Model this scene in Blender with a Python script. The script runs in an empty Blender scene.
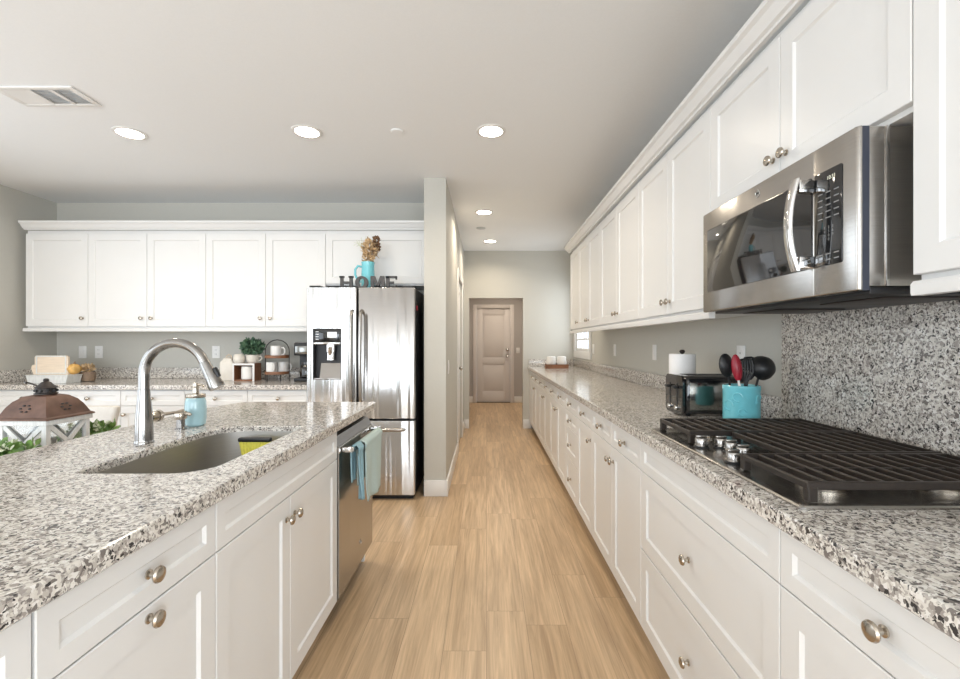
import bpy, bmesh, math, random
from mathutils import Vector, Matrix
R = math.radians
random.seed(7)
C = bpy.context.scene.collection
sc = bpy.context.scene

# ------------------------------------------------------------------ camera, world, lights, exposure
F, CX, CY, H = 455.0, 486.5, 343.0, 1.257
cam_d = bpy.data.cameras.new('camera'); cam = bpy.data.objects.new('camera', cam_d); C.objects.link(cam)
cam.location = (0, 0, H); cam.rotation_euler = (R(90), 0, 0)
cam_d.sensor_width = 36.0; cam_d.lens = 36.0 * F / 960.0
cam_d.shift_x = -(CX - 480.0) / 960.0; cam_d.shift_y = (CY - 339.5) / 960.0
cam_d.clip_start = 0.02
sc.camera = cam
sc.view_settings.view_transform = 'Standard'; sc.view_settings.look = 'None'
sc.view_settings.gamma = 1.0; sc.view_settings.exposure = 0.27
try: sc.view_settings.use_curve_mapping = False
except Exception: pass

world = bpy.data.worlds.new('sky'); sc.world = world; world.use_nodes = True
bg = world.node_tree.nodes['Background']
bg.inputs[0].default_value = (0.80, 0.90, 1.0, 1); bg.inputs[1].default_value = 1.2

def area(name, loc, rot, sx, sy, power, col):
    l = bpy.data.lights.new(name, 'AREA'); l.shape = 'RECTANGLE'; l.size = sx; l.size_y = sy
    l.energy = power; l.color = col
    o = bpy.data.objects.new(name, l); o.location = loc; o.rotation_euler = rot; C.objects.link(o)
    return o
DAY = (0.85, 0.925, 1.0)
YB = -4.6                                    # wall behind the camera
XL, XR = -4.16, 1.295                        # left and right walls
CEIL = 2.613
YF = 6.7                                     # wall at the end of the aisle
# daylight through the windows of the left wall and of the wall behind the camera
area('window_and_fill_light', (XL - 0.16, 1.85, 1.35), (0, R(-90), 0), 1.9, 1.7, 19, DAY)
area('window_and_fill_light', (XL - 0.16, -1.0, 1.25), (0, R(-90), 0), 2.1, 2.6, 42, DAY)
area('window_and_fill_light', (-2.3, YB - 0.16, 1.2), (R(90), 0, 0), 2.6, 2.1, 100, DAY)
area('window_and_fill_light', (0.1, YB - 0.16, 1.3), (R(90), 0, 0), 1.3, 1.9, 60, DAY)
area('window_and_fill_light', (XR + 0.16, -2.6, 1.3), (0, R(90), 0), 2.0, 2.6, 130, DAY)  # added fill from the right rear, brightens island fronts and left wall
area('window_and_fill_light', (XR + 0.16, 6.15, 1.65), (0, R(90), 0), 0.9, 0.65, 8, DAY)

# ------------------------------------------------------------------ mesh helper
class MB:
    def __init__(s): s.bm = bmesh.new()
    def box(s, x0, x1, y0, y1, z0, z1, bev=0.0, seg=2):
        b = s.bm
        v = [b.verts.new((x, y, z)) for x in (x0, x1) for y in (y0, y1) for z in (z0, z1)]
        q = [(0,1,3,2),(4,6,7,5),(0,4,5,1),(2,3,7,6),(0,2,6,4),(1,5,7,3)]
        fs = [b.faces.new([v[i] for i in f]) for f in q]
        if bev > 0:
            es = list({e for f in fs for e in f.edges})
            bmesh.ops.bevel(b, geom=es, offset=bev, segments=seg, affect='EDGES', profile=0.5)
        return s
    def loop(s, pts): return [s.bm.verts.new(p) for p in pts]
    def bridge(s, a, c, closed=True):
        n = len(a)
        for i in range(n if closed else n - 1):
            j = (i + 1) % n
            s.bm.faces.new((a[i], a[j], c[j], c[i]))
    def cap(s, a, flip=False):
        s.bm.faces.new(list(reversed(a)) if flip else a)
    def loft(s, loops, cap0=True, cap1=True):
        L = [s.loop(l) for l in loops]
        for a, c in zip(L, L[1:]): s.bridge(a, c)
        if cap0: s.cap(L[0], True)
        if cap1: s.cap(L[-1])
        return s
    def lathe(s, prof, seg=24, c=(0, 0, 0), axis='z', sx=1.0, sy=1.0, cap0=True, cap1=True):
        loops = []
        for r, z in prof:
            r = max(r, 1e-5); l = []
            for i in range(seg):
                a = 2 * math.pi * i / seg
                u, w = r * math.cos(a) * sx, r * math.sin(a) * sy
                if axis == 'z': p = (u, w, z)
                elif axis == 'x': p = (z, u, w)
                elif axis == '-x': p = (-z, -u, w)
                elif axis == 'y': p = (-u, z, w)
                else: p = (u, -z, w)
                l.append((p[0] + c[0], p[1] + c[1], p[2] + c[2]))
            loops.append(l)
        return s.loft(loops, cap0, cap1)
    def tube(s, pts, r, seg=10, flat=1.0):
        pts = [Vector(p) for p in pts]; n = len(pts)
        rr = r if isinstance(r, (list, tuple)) else [r] * n
        up = None; loops = []
        for i, p in enumerate(pts):
            t = (pts[min(i + 1, n - 1)] - pts[max(i - 1, 0)]).normalized()
            if up is None:
                up = Vector((0, 0, 1)) if abs(t.z) < 0.9 else Vector((1, 0, 0))
            a = t.cross(up); a.normalize(); b = a.cross(t); b.normalize(); up = b
            loops.append([tuple(p + a * (rr[i] * math.cos(2*math.pi*k/seg)) + b * (rr[i] * flat * math.sin(2*math.pi*k/seg))) for k in range(seg)])
        return s.loft(loops)
    def prism(s, out, z0, z1, hole=None, ch=0.0):
        """Vertical prism with eased rims; an optional hole goes through it."""
        def rim(ls, zz, off): return [(x, y, zz) for x, y in offset(ls, off)]
        lo = [rim(out, z0, -ch), rim(out, z0 + ch, 0), rim(out, z1 - ch, 0), rim(out, z1 - ch * 0.3, -ch * 0.3), rim(out, z1, -ch)] if ch else [rim(out, z0, 0), rim(out, z1, 0)]
        L = [s.loop(l) for l in lo]
        for a, c in zip(L, L[1:]): s.bridge(a, c)
        if not hole:
            s.cap(L[0], True); s.cap(L[-1]); return s
        ho = [rim(hole, z0, 0), rim(hole, z1 - ch, 0), rim(hole, z1, ch)] if ch else [rim(hole, z0, 0), rim(hole, z1, 0)]
        Hl = [s.loop(l) for l in ho]
        for a, c in zip(Hl, Hl[1:]): s.bridge(c, a)
        for A, B in ((L[0], Hl[0]), (L[-1], Hl[-1])):
            es = []
            for q in (A, B):
                for i in range(len(q)):
                    e = s.bm.edges.get((q[i], q[(i + 1) % len(q)]))
                    es.append(e)
            bmesh.ops.triangle_fill(s.bm, use_beauty=True, use_dissolve=False, edges=es)
        return s
    def xform(s, m):
        bmesh.ops.transform(s.bm, matrix=m, verts=s.bm.verts); return s
    def build(s, name, mat, parent=None, angle=35, fix=True, smooth=True):
        me = bpy.data.meshes.new(name)
        if fix: bmesh.ops.recalc_face_normals(s.bm, faces=s.bm.faces)
        s.bm.to_mesh(me); s.bm.free()
        me.materials.append(mat)
        if smooth:
            for p in me.polygons: p.use_smooth = True
            try: me.set_sharp_from_angle(angle=R(angle))
            except Exception: pass
        o = bpy.data.objects.new(name, me); C.objects.link(o)
        if parent: o.parent = parent
        return o

def offset(pts, d):
    """Offset a counter-clockwise 2D outline outward by d."""
    if d == 0: return list(pts)
    n = len(pts); o = []
    for i in range(n):
        p0, p, p1 = Vector(pts[i-1]), Vector(pts[i]), Vector(pts[(i+1) % n])
        e0 = (p - p0).normalized(); e1 = (p1 - p).normalized()
        n0 = Vector((e0.y, -e0.x)); n1 = Vector((e1.y, -e1.x)); m = n0 + n1
        m = m / max(m.dot(n0), 1e-6) if m.length > 1e-6 else n0
        o.append((p.x + m.x * d, p.y + m.y * d))
    return o

def rrect(x0, x1, y0, y1, r, k=6):
    rs = r if isinstance(r, (list, tuple)) else [r] * 4       # corner order: x1y0, x1y1, x0y1, x0y0
    o = []
    for (cx_, cy_, a0, q) in ((x1, y0, -90, rs[0]), (x1, y1, 0, rs[1]), (x0, y1, 90, rs[2]), (x0, y0, 180, rs[3])):
        if q <= 0: o.append((cx_, cy_)); continue
        mx = cx_ - q if cx_ == x1 else cx_ + q; my = cy_ - q if cy_ == y1 else cy_ + q
        for i in range(k + 1):
            a = R(a0 + 90 * i / k); o.append((mx + q * math.cos(a), my + q * math.sin(a)))
    return o

def thing(name, label, cat, loc=(0, 0, 0), rz=0.0, group=None):
    o = bpy.data.objects.new(name, None); o.empty_display_size = 0.05
    o.location = loc; o.rotation_euler = (0, 0, rz); C.objects.link(o)
    return tag(o, label, cat, group)
def tag(o, label, cat, group=None):
    o['label'] = label; o['category'] = cat
    if group: o['group'] = group
    return o
def struct(name, mb, mat, parent=None, **k):
    o = mb.build(name, mat, parent, **k)
    o['kind'] = 'structure'
    return o
def at(o, loc, rz=0.0):
    o.location = loc; o.rotation_euler = (0, 0, rz); return o
def copy_tree(root, label, loc, rz=None, group=None):
    c = root.copy(); C.objects.link(c); c.location = loc; c['label'] = label
    if rz is not None: c.rotation_euler = (0, 0, rz)
    if group: c['group'] = group
    for ch in list(root.children):
        p = ch.copy(); C.objects.link(p); p.parent = c
        for g in list(ch.children):
            q = g.copy(); C.objects.link(q); q.parent = p
    return c

# ------------------------------------------------------------------ materials
def pmat(name, col, rough=0.5, metal=0.0, vary=0.04, scale=30.0, bump=0.0, coat=0.0, stretch=(1, 1, 1), **kw):
    m = bpy.data.materials.new(name); m.use_nodes = True
    nt = m.node_tree; b = nt.nodes['Principled BSDF']
    tc = nt.nodes.new('ShaderNodeTexCoord'); mp = nt.nodes.new('ShaderNodeMapping')
    mp.inputs['Scale'].default_value = stretch
    nz = nt.nodes.new('ShaderNodeTexNoise'); nz.inputs['Scale'].default_value = scale; nz.inputs['Detail'].default_value = 3
    nt.links.new(tc.outputs['Object'], mp.inputs[0]); nt.links.new(mp.outputs[0], nz.inputs['Vector'])
    cr = nt.nodes.new('ShaderNodeValToRGB')
    cr.color_ramp.elements[0].position = 0.3; cr.color_ramp.elements[1].position = 0.7
    cr.color_ramp.elements[0].color = tuple(c * (1 - vary) for c in col) + (1,)
    cr.color_ramp.elements[1].color = tuple(min(1, c * (1 + vary)) for c in col) + (1,)
    nt.links.new(nz.outputs['Fac'], cr.inputs[0]); nt.links.new(cr.outputs[0], b.inputs['Base Color'])
    b.inputs['Roughness'].default_value = rough; b.inputs['Metallic'].default_value = metal
    b.inputs['Coat Weight'].default_value = coat
    if bump:
        bp = nt.nodes.new('ShaderNodeBump'); bp.inputs['Strength'].default_value = bump; bp.inputs['Distance'].default_value = 0.002
        nt.links.new(nz.outputs['Fac'], bp.inputs['Height']); nt.links.new(bp.outputs[0], b.inputs['Normal'])
    for k, v in kw.items(): b.inputs[k.replace('_', ' ')].default_value = v
    return m

def emit(name, col, strength):
    m = bpy.data.materials.new(name); m.use_nodes = True
    b = m.node_tree.nodes['Principled BSDF']
    b.inputs['Base Color'].default_value = (0.8, 0.8, 0.8, 1)
    b.inputs['Emission Color'].default_value = col + (1,); b.inputs['Emission Strength'].default_value = strength
    return m

def granite():
    m = bpy.data.materials.new('granite'); m.use_nodes = True
    nt = m.node_tree; N = nt.nodes.new; K = nt.links.new; b = nt.nodes['Principled BSDF']
    tc = N('ShaderNodeTexCoord')
    nz = N('ShaderNodeTexNoise'); nz.inputs['Scale'].default_value = 60; nz.inputs['Detail'].default_value = 3
    K(tc.outputs['Object'], nz.inputs['Vector'])
    ad = N('ShaderNodeVectorMath'); ad.operation = 'MULTIPLY_ADD'
    K(nz.outputs['Color'], ad.inputs[0]); ad.inputs[1].default_value = (0.018, 0.018, 0.018); K(tc.outputs['Object'], ad.inputs[2])
    def vor(scale):
        v = N('ShaderNodeTexVoronoi'); v.inputs['Scale'].default_value = scale
        K(ad.outputs[0], v.inputs['Vector'])
        s = N('ShaderNodeSeparateColor'); K(v.outputs['Color'], s.inputs[0]); return s
    def ramp(src, stops):
        r = N('ShaderNodeValToRGB'); r.color_ramp.interpolation = 'CONSTANT'
        e = r.color_ramp.elements
        while len(e) < len(stops): e.new(0.5)
        for q, (p, c) in zip(e, stops): q.position = p; q.color = c
        K(src, r.inputs[0]); return r
    a = vor(130.0); c = vor(230.0)
    base = ramp(a.outputs[0], [(0, (0.75, 0.71, 0.65, 1)), (0.26, (0.54, 0.50, 0.45, 1)), (0.42, (0.83, 0.80, 0.755, 1)), (0.62, (0.37, 0.33, 0.30, 1)), (0.80, (0.20, 0.175, 0.16, 1)), (0.935, (0.05, 0.045, 0.043, 1))])
    fine = ramp(c.outputs[1], [(0, (0.70, 0.66, 0.60, 1)), (0.44, (0.48, 0.44, 0.40, 1)), (0.72, (0.20, 0.18, 0.165, 1)), (0.905, (0.04, 0.037, 0.037, 1))])
    msk = ramp(c.outputs[2], [(0, (0, 0, 0, 1)), (0.58, (1, 1, 1, 1))])
    mx = N('ShaderNodeMix'); mx.data_type = 'RGBA'
    K(msk.outputs[0], mx.inputs['Factor']); K(base.outputs[0], mx.inputs['A']); K(fine.outputs[0], mx.inputs['B'])
    K(mx.outputs['Result'], b.inputs['Base Color'])
    b.inputs['Roughness'].default_value = 0.13
    return m

def oak():
    m = bpy.data.materials.new('oak_planks'); m.use_nodes = True
    nt = m.node_tree; N = nt.nodes.new; K = nt.links.new; b = nt.nodes['Principled BSDF']
    tc = N('ShaderNodeTexCoord'); sp = N('ShaderNodeSeparateXYZ'); K(tc.outputs['Object'], sp.inputs[0])
    cb = N('ShaderNodeCombineXYZ'); K(sp.outputs['Y'], cb.inputs['X']); K(sp.outputs['X'], cb.inputs['Y'])
    br = N('ShaderNodeTexBrick'); br.offset = 0.0; br.offset_frequency = 2; br.squash_frequency = 1
    br.inputs['Scale'].default_value = 1.0; br.inputs['Brick Width'].default_value = 1.22; br.inputs['Row Height'].default_value = 0.178
    br.inputs['Mortar Size'].default_value = 0.0009; br.inputs['Mortar Smooth'].default_value = 0.0
    br.inputs['Color1'].default_value = (0, 0, 0, 1); br.inputs['Color2'].default_value = (1, 1, 1, 1); br.inputs['Mortar'].default_value = (0.5, 0.5, 0.5, 1)
    dv = N('ShaderNodeMath'); dv.operation = 'DIVIDE'; K(sp.outputs['X'], dv.inputs[0]); dv.inputs[1].default_value = 0.178
    fl = N('ShaderNodeMath'); fl.operation = 'FLOOR'; K(dv.outputs[0], fl.inputs[0])
    wn = N('ShaderNodeTexWhiteNoise'); wn.noise_dimensions = '1D'; K(fl.outputs[0], wn.inputs['W'])
    st = N('ShaderNodeMath'); st.operation = 'MULTIPLY_ADD'; K(wn.outputs['Value'], st.inputs[0]); st.inputs[1].default_value = 11.0; K(sp.outputs['Y'], st.inputs[2])
    cs = N('ShaderNodeCombineXYZ'); K(st.outputs[0], cs.inputs['X']); K(sp.outputs['X'], cs.inputs['Y'])
    K(cs.outputs[0], br.inputs['Vector'])
    # grain: noise drawn out along the plank and shifted from plank to plank
    sh = N('ShaderNodeVectorMath'); sh.operation = 'MULTIPLY_ADD'
    K(br.outputs['Color'], sh.inputs[0]); sh.inputs[1].default_value = (7.3, 3.1, 5.0); K(cb.outputs[0], sh.inputs[2])
    mp = N('ShaderNodeMapping'); mp.inputs['Scale'].default_value = (1.6, 26.0, 1.0); K(sh.outputs[0], mp.inputs[0])
    g1 = N('ShaderNodeTexNoise'); g1.inputs['Scale'].default_value = 1.0; g1.inputs['Detail'].default_value = 6; g1.inputs['Roughness'].default_value = 0.62; g1.inputs['Distortion'].default_value = 0.6
    K(mp.outputs[0], g1.inputs['Vector'])
    mp2 = N('ShaderNodeMapping'); mp2.inputs['Scale'].default_value = (4.0, 130.0, 1.0); K(sh.outputs[0], mp2.inputs[0])
    g2 = N('ShaderNodeTexNoise'); g2.inputs['Scale'].default_value = 1.0; g2.inputs['Detail'].default_value = 3; K(mp2.outputs[0], g2.inputs['Vector'])
    tone = N('ShaderNodeValToRGB'); e = tone.color_ramp.elements
    e[0].position = 0.0; e[0].color = (0.57, 0.40, 0.24, 1); e[1].position = 1.0; e[1].color = (0.70, 0.515, 0.33, 1)
    K(br.outputs['Color'], tone.inputs[0])
    gr = N('ShaderNodeValToRGB'); e = gr.color_ramp.elements
    e[0].position = 0.28; e[0].color = (0.66, 0.62, 0.58, 1); e[1].position = 0.68; e[1].color = (1.10, 1.10, 1.10, 1)
    K(g1.outputs['Fac'], gr.inputs[0])
    gf = N('ShaderNodeValToRGB'); e = gf.color_ramp.elements
    e[0].position = 0.3; e[0].color = (0.86, 0.85, 0.84, 1); e[1].position = 0.6; e[1].color = (1.03, 1.03, 1.03, 1)
    K(g2.outputs['Fac'], gf.inputs[0])
    def mul(a_, b_):
        x = N('ShaderNodeMix'); x.data_type = 'RGBA'; x.blend_type = 'MULTIPLY'; x.inputs['Factor'].default_value = 1
        K(a_, x.inputs['A']); K(b_, x.inputs['B']); return x.outputs['Result']
    col = mul(mul(tone.outputs[0], gr.outputs[0]), gf.outputs[0])
    gap = N('ShaderNodeMix'); gap.data_type = 'RGBA'; K(br.outputs['Fac'], gap.inputs['Factor']); K(col, gap.inputs['A']); gap.inputs['B'].default_value = (0.30, 0.20, 0.12, 1)
    K(gap.outputs['Result'], b.inputs['Base Color'])
    b.inputs['Roughness'].default_value = 0.34
    bp = N('ShaderNodeBump'); bp.inputs['Strength'].default_value = 0.08; bp.inputs['Distance'].default_value = 0.002
    K(g2.outputs['Fac'], bp.inputs['Height']); K(bp.outputs[0], b.inputs['Normal'])
    return m

def steel(name, col=(0.60, 0.59, 0.575), rough=0.24, wave=0.12, aniso=0.75, wscale=(7, 7, 0.9)):
    """Brushed stainless steel, brushed level so that what it mirrors is drawn out upright."""
    m = bpy.data.materials.new(name); m.use_nodes = True
    nt = m.node_tree; N = nt.nodes.new; K = nt.links.new; b = nt.nodes['Principled BSDF']
    tc = N('ShaderNodeTexCoord'); mp = N('ShaderNodeMapping'); mp.inputs['Scale'].default_value = (3, 3, 260)
    K(tc.outputs['Object'], mp.inputs[0])
    nz = N('ShaderNodeTexNoise'); nz.inputs['Scale'].default_value = 3.0; nz.inputs['Detail'].default_value = 2; K(mp.outputs[0], nz.inputs['Vector'])
    cr = N('ShaderNodeValToRGB'); e = cr.color_ramp.elements
    e[0].position = 0.3; e[0].color = tuple(c * 0.94 for c in col) + (1,); e[1].position = 0.7; e[1].color = tuple(c * 1.05 for c in col) + (1,)
    K(nz.outputs['Fac'], cr.inputs[0]); K(cr.outputs[0], b.inputs['Base Color'])
    b.inputs['Metallic'].default_value = 1.0; b.inputs['Roughness'].default_value = rough; b.inputs['Anisotropic'].default_value = aniso
    if wave:
        m2 = N('ShaderNodeMapping'); m2.inputs['Scale'].default_value = wscale; K(tc.outputs['Object'], m2.inputs[0])
        n2 = N('ShaderNodeTexNoise'); n2.inputs['Scale'].default_value = 1.0; n2.inputs['Detail'].default_value = 1.0; K(m2.outputs[0], n2.inputs['Vector'])
        bp = N('ShaderNodeBump'); bp.inputs['Strength'].default_value = wave; bp.inputs['Distance'].default_value = 0.03
        K(n2.outputs['Fac'], bp.inputs['Height']); K(bp.outputs[0], b.inputs['Normal'])
    tg = N('ShaderNodeTangent'); tg.direction_type = 'RADIAL'; tg.axis = 'Z'; b.inputs['Anisotropic Rotation'].default_value = 0.25; K(tg.outputs[0], b.inputs['Tangent'])
    return m

M = dict(
    paint=pmat('cabinet_paint', (0.80, 0.793, 0.777), 0.33, vary=0.008, scale=6),
    wall=pmat('wall_paint', (0.55, 0.535, 0.485), 0.7, vary=0.012, scale=90, bump=0.03),
    mauve=pmat('hall_paint', (0.46, 0.43, 0.415), 0.7, vary=0.012, scale=90, bump=0.03),
    ceil=pmat('ceiling_paint', (0.855, 0.865, 0.87), 0.8, vary=0.01, scale=120, bump=0.03),
    trim=pmat('trim_paint', (0.80, 0.785, 0.76), 0.35, vary=0.008, scale=8),
    door=pmat('door_paint', (0.70, 0.655, 0.63), 0.4, vary=0.008, scale=8),
    granite=granite(), oak=oak(),
    steel=steel('brushed_steel', (0.58, 0.57, 0.56), 0.21, wave=0.75, aniso=0.0, wscale=(15, 15, 0.4)),
    steel_plain=steel('brushed_steel_plain', (0.43, 0.41, 0.385), 0.25, wave=0.10, aniso=0.3, wscale=(9, 9, 0.6)),
    steel_dark=steel('dark_steel', (0.27, 0.26, 0.255), 0.35, wave=0.0, aniso=0.0),
    sink=steel('sink_steel', (0.52, 0.50, 0.475), 0.46, wave=0.0, aniso=0.0),
    chrome=pmat('polished_steel', (0.70, 0.69, 0.68), 0.10, 1.0, vary=0.02),
    smoked=pmat('smoked_steel', (0.30, 0.30, 0.285), 0.14, 1.0, vary=0.02),
    knobsteel=pmat('knob_steel', (0.40, 0.38, 0.36), 0.22, 1.0, vary=0.04),
    nickel=pmat('brushed_nickel', (0.50, 0.45, 0.385), 0.24, 1.0, vary=0.05, scale=60),
    faucet=steel('faucet_steel', (0.33, 0.32, 0.31), 0.17, wave=0.0, aniso=0.0),
    black=pmat('black_plastic', (0.010, 0.010, 0.011), 0.42, vary=0.1),
    gloss=pmat('black_gloss', (0.012, 0.012, 0.013), 0.06, vary=0.1, coat=0.5),
    glass=pmat('oven_glass', (0.02, 0.018, 0.017), 0.05, vary=0.05, coat=0.6),
    slate=pmat('slate_plastic', (0.045, 0.052, 0.075), 0.35, vary=0.05),
    fside=pmat('fridge_side', (0.018, 0.018, 0.02), 0.45, vary=0.1, scale=200),
    iron=pmat('cast_iron', (0.026, 0.019, 0.015), 0.45, vary=0.2, scale=90, bump=0.15),
    teal=pmat('turquoise_glaze', (0.17, 0.55, 0.62), 0.22, vary=0.06, scale=25, coat=0.4),
    red=pmat('red_silicone', (0.30, 0.010, 0.025), 0.35, vary=0.05),
    cream=pmat('cream_ceramic', (0.76, 0.71, 0.63), 0.35, vary=0.04, scale=20),
    white=pmat('white_ceramic', (0.82, 0.80, 0.77), 0.28, vary=0.02, scale=20),
    plate=pmat('white_plastic', (0.84, 0.83, 0.81), 0.35, vary=0.01),
    paper=pmat('paper', (0.86, 0.85, 0.84), 0.85, vary=0.02, scale=150, bump=0.1),
    wood=pmat('brown_wood', (0.24, 0.105, 0.05), 0.5, vary=0.3, scale=14, stretch=(1, 8, 8)),
    pale=pmat('pale_wood', (0.72, 0.55, 0.38), 0.55, vary=0.15, scale=14, stretch=(1, 8, 8)),
    signwood=pmat('bleached_wood', (0.80, 0.67, 0.53), 0.6, vary=0.06, scale=10, stretch=(1, 6, 6)),
    weath=pmat('whitewashed_wood', (0.72, 0.72, 0.70), 0.65, vary=0.10, scale=18, stretch=(6, 6, 1), bump=0.1),
    rust=pmat('rusty_copper', (0.15, 0.085, 0.062), 0.5, 0.35, vary=0.30, scale=18, bump=0.15),
    darkiron=pmat('dark_iron', (0.05, 0.042, 0.038), 0.5, 0.5, vary=0.2),
    basket=pmat('brown_wicker', (0.27, 0.19, 0.13), 0.7, vary=0.35, scale=160, bump=0.4),
    golden=pmat('golden_crust', (0.68, 0.40, 0.12), 0.55, vary=0.25, scale=30),
    leaf=pmat('green_leaves', (0.15, 0.26, 0.065), 0.5, vary=0.5, scale=35),
    leafd=pmat('deep_green_leaves', (0.11, 0.20, 0.12), 0.5, vary=0.45, scale=35),
    leafw=pmat('pale_petals', (0.62, 0.66, 0.48), 0.5, vary=0.15, scale=35),
    dry=pmat('dried_flowers', (0.60, 0.43, 0.25), 0.8, vary=0.35, scale=60),
    dryd=pmat('dark_seed_head', (0.17, 0.09, 0.045), 0.8, vary=0.35, scale=60),
    letter=pmat('charcoal_letters', (0.055, 0.052, 0.052), 0.5, vary=0.5, scale=40, stretch=(6, 1, 1)),
    towel_l=pmat('pale_teal_terry', (0.50, 0.61, 0.59), 0.95, vary=0.08, scale=260, bump=0.5),
    towel_d=pmat('teal_terry', (0.30, 0.48, 0.55), 0.95, vary=0.10, scale=260, bump=0.5),
    soap=pmat('aqua_glass', (0.46, 0.69, 0.74), 0.12, vary=0.05, scale=14, coat=0.5, Transmission_Weight=0.25),
    clear=pmat('clear_glass', (0.95, 0.97, 0.97), 0.03, vary=0.0, Transmission_Weight=0.95),
    yellow=pmat('yellow_sponge', (0.72, 0.66, 0.10), 0.8, vary=0.08, scale=120, bump=0.3),
    linen=pmat('cream_upholstery', (0.70, 0.665, 0.615), 0.85, vary=0.05, scale=200, bump=0.2),
    ovenwood=pmat('table_wood', (0.42, 0.31, 0.21), 0.5, vary=0.25, scale=10, stretch=(8, 1, 8)),
    dark=pmat('dark_gap', (0.03, 0.03, 0.03), 0.7, vary=0.1),
    vent=pmat('vent_grey', (0.52, 0.54, 0.55), 0.5, vary=0.05),
    legend=pmat('grey_print', (0.26, 0.26, 0.26), 0.5, vary=0.02),
    lamp=emit('lamp_glow', (1.0, 0.93, 0.82), 14.0),
    digit=emit('display_digits', (0.75, 0.72, 0.10), 0.22),
    ice=emit('dispenser_display', (0.65, 0.75, 0.8), 0.25),
)

# ------------------------------------------------------------------ room shell
def wall(name, axis, c0, c1, a0, a1, z0, z1, openings, mat):
    """A wall c0..c1 thick, running a0..a1, with rectangular openings (a0,a1,z0,z1)."""
    mb = MB()
    cuts = sorted({a0, a1} | {v for o in openings for v in o[:2]})
    for p, q in zip(cuts, cuts[1:]):
        zs = [(z0, z1)]
        for (u, v, lo, hi) in openings:
            if u <= p and q <= v:
                zs = [(z0, lo)] * (lo > z0) + [(hi, z1)] * (hi < z1)
        for lo, hi in zs:
            if axis == 'y': mb.box(c0, c1, p, q, lo, hi)
            else: mb.box(p, q, c0, c1, lo, hi)
    return struct(name, mb, mat)

YW = 4.407                                     # wall behind the back counter
XH0, XH1, YH = -0.513, -0.333, 3.738           # stub wall beside the fridge
YA = 9.6                                       # end of the vestibule
struct('floor', MB().box(XL - 0.2, XR + 0.2, YB - 0.2, YA + 0.2, -0.05, 0), M['oak'])
struct('ceiling', MB().box(XL - 0.2, XR + 0.2, YB - 0.2, YA + 0.2, CEIL, CEIL + 0.08), M['ceil'])
wall('wall_back', 'x', YW, YW + 0.12, XL, XH0, 0, CEIL, [], M['wall'])
wall('wall_left', 'y', XL - 0.12, XL, YB, YW + 0.12, 0, CEIL, [(1.0, 2.7, 0.4, 2.3), (-2.3, 0.3, 0.15, 2.25)], M['wall'])
wall('wall_right', 'y', XR, XR + 0.12, YB, YF, 0, CEIL, [(5.70, 6.58, 1.15, 2.1), (-3.9, -1.3, 0.3, 2.3)], M['wall'])  # the opening behind the camera is added to let fill light in
wall('wall_rear', 'x', YB - 0.12, YB, XL - 0.12, XR + 0.12, 0, CEIL, [(-3.6, -1.0, 0.1, 2.25), (-0.55, 0.75, 0.35, 2.25)], M['wall'])
DH0, DH1, DHZ = 5.2, 6.05, 2.03
wall('wall_hall', 'y', XH0, XH1, YH, YF + 0.12, 0, CEIL, [(DH0, DH1, 0, DHZ)], M['wall'])
OX0, OX1, OZ = -0.258, 0.5375, 1.92
wall('wall_far', 'x', YF, YF + 0.12, XH1, XR + 0.12, 0, CEIL, [(OX0, OX1, 0, OZ)], M['wall'])
mb = MB()
mb.box(-0.62, -0.50, YF + 0.12, YA, 0, CEIL); mb.box(1.25, 1.37, YF + 0.12, YA, 0, CEIL)
struct('wall_vestibule', mb, M['mauve'])
D2X0, D2X1, D2Z = -0.205, 0.50, 1.985
wall('wall_end', 'x', YA, YA + 0.12, -0.62, 1.37, 0, CEIL, [(D2X0, D2X1, 0, D2Z)], M['mauve'])

def window(name, axis, c, a0, a1, z0, z1, nv, nh, inward, casing=0.09, parts='frame'):
    """Casing, sash and muntins of one window, set in the opening of a wall plane at c."""
    mb = MB(); s = inward
    def bx(u0, u1, w0, w1, d0, d1, bev=0.004):
        lo, hi = sorted((c + s * d0, c + s * d1))
        if axis == 'y': mb.box(lo, hi, u0, u1, w0, w1, bev)
        else: mb.box(u0, u1, lo, hi, w0, w1, bev)
    k = casing
    for (u0, u1, w0, w1) in ((a0 - k, a0, z0 - k, z1 + k), (a1, a1 + k, z0 - k, z1 + k), (a0, a1, z1, z1 + k), (a0, a1, z0 - k, z0)):
        bx(u0, u1, w0, w1, 0.0005, 0.018)
    o = struct(name, mb, M['trim'])
    mb = MB()
    t = 0.035
    for (u0, u1, w0, w1) in ((a0, a0 + t, z0, z1), (a1 - t, a1, z0, z1), (a0 + t, a1 - t, z1 - t, z1), (a0 + t, a1 - t, z0, z0 + t)):
        bx(u0, u1, w0, w1, -0.045, -0.006)
    for i in range(1, nv):
        u = a0 + (a1 - a0) * i / nv; bx(u - 0.011, u + 0.011, z0 + t, z1 - t, -0.036, -0.015, 0.002)
    for i in range(1, nh):
        w = z0 + (z1 - z0) * i / nh; bx(a0 + t, a1 - t, w - 0.011, w + 0.011, -0.035, -0.016, 0.002)
    f = mb.build('window_sash', M['trim'], o)
    return o
window('window_1', 'y', XR, 5.70, 6.58, 1.15, 2.1, 3, 6, -1, 0.10)
window('window_2', 'y', XL, 1.0, 2.7, 0.4, 2.3, 2, 1, 1)
window('window_3', 'y', XL, -2.3, 0.3, 0.15, 2.25, 3, 1, 1)
window('window_4', 'x', YB, -3.6, -1.0, 0.1, 2.25, 3, 1, 1)
window('window_5', 'x', YB, -0.55, 0.75, 0.35, 2.25, 2, 1, 1)

window('added_fill_window', 'y', XR, -3.9, -1.3, 0.3, 2.3, 3, 1, -1)  # unseen window, added for fill on the island fronts

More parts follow.
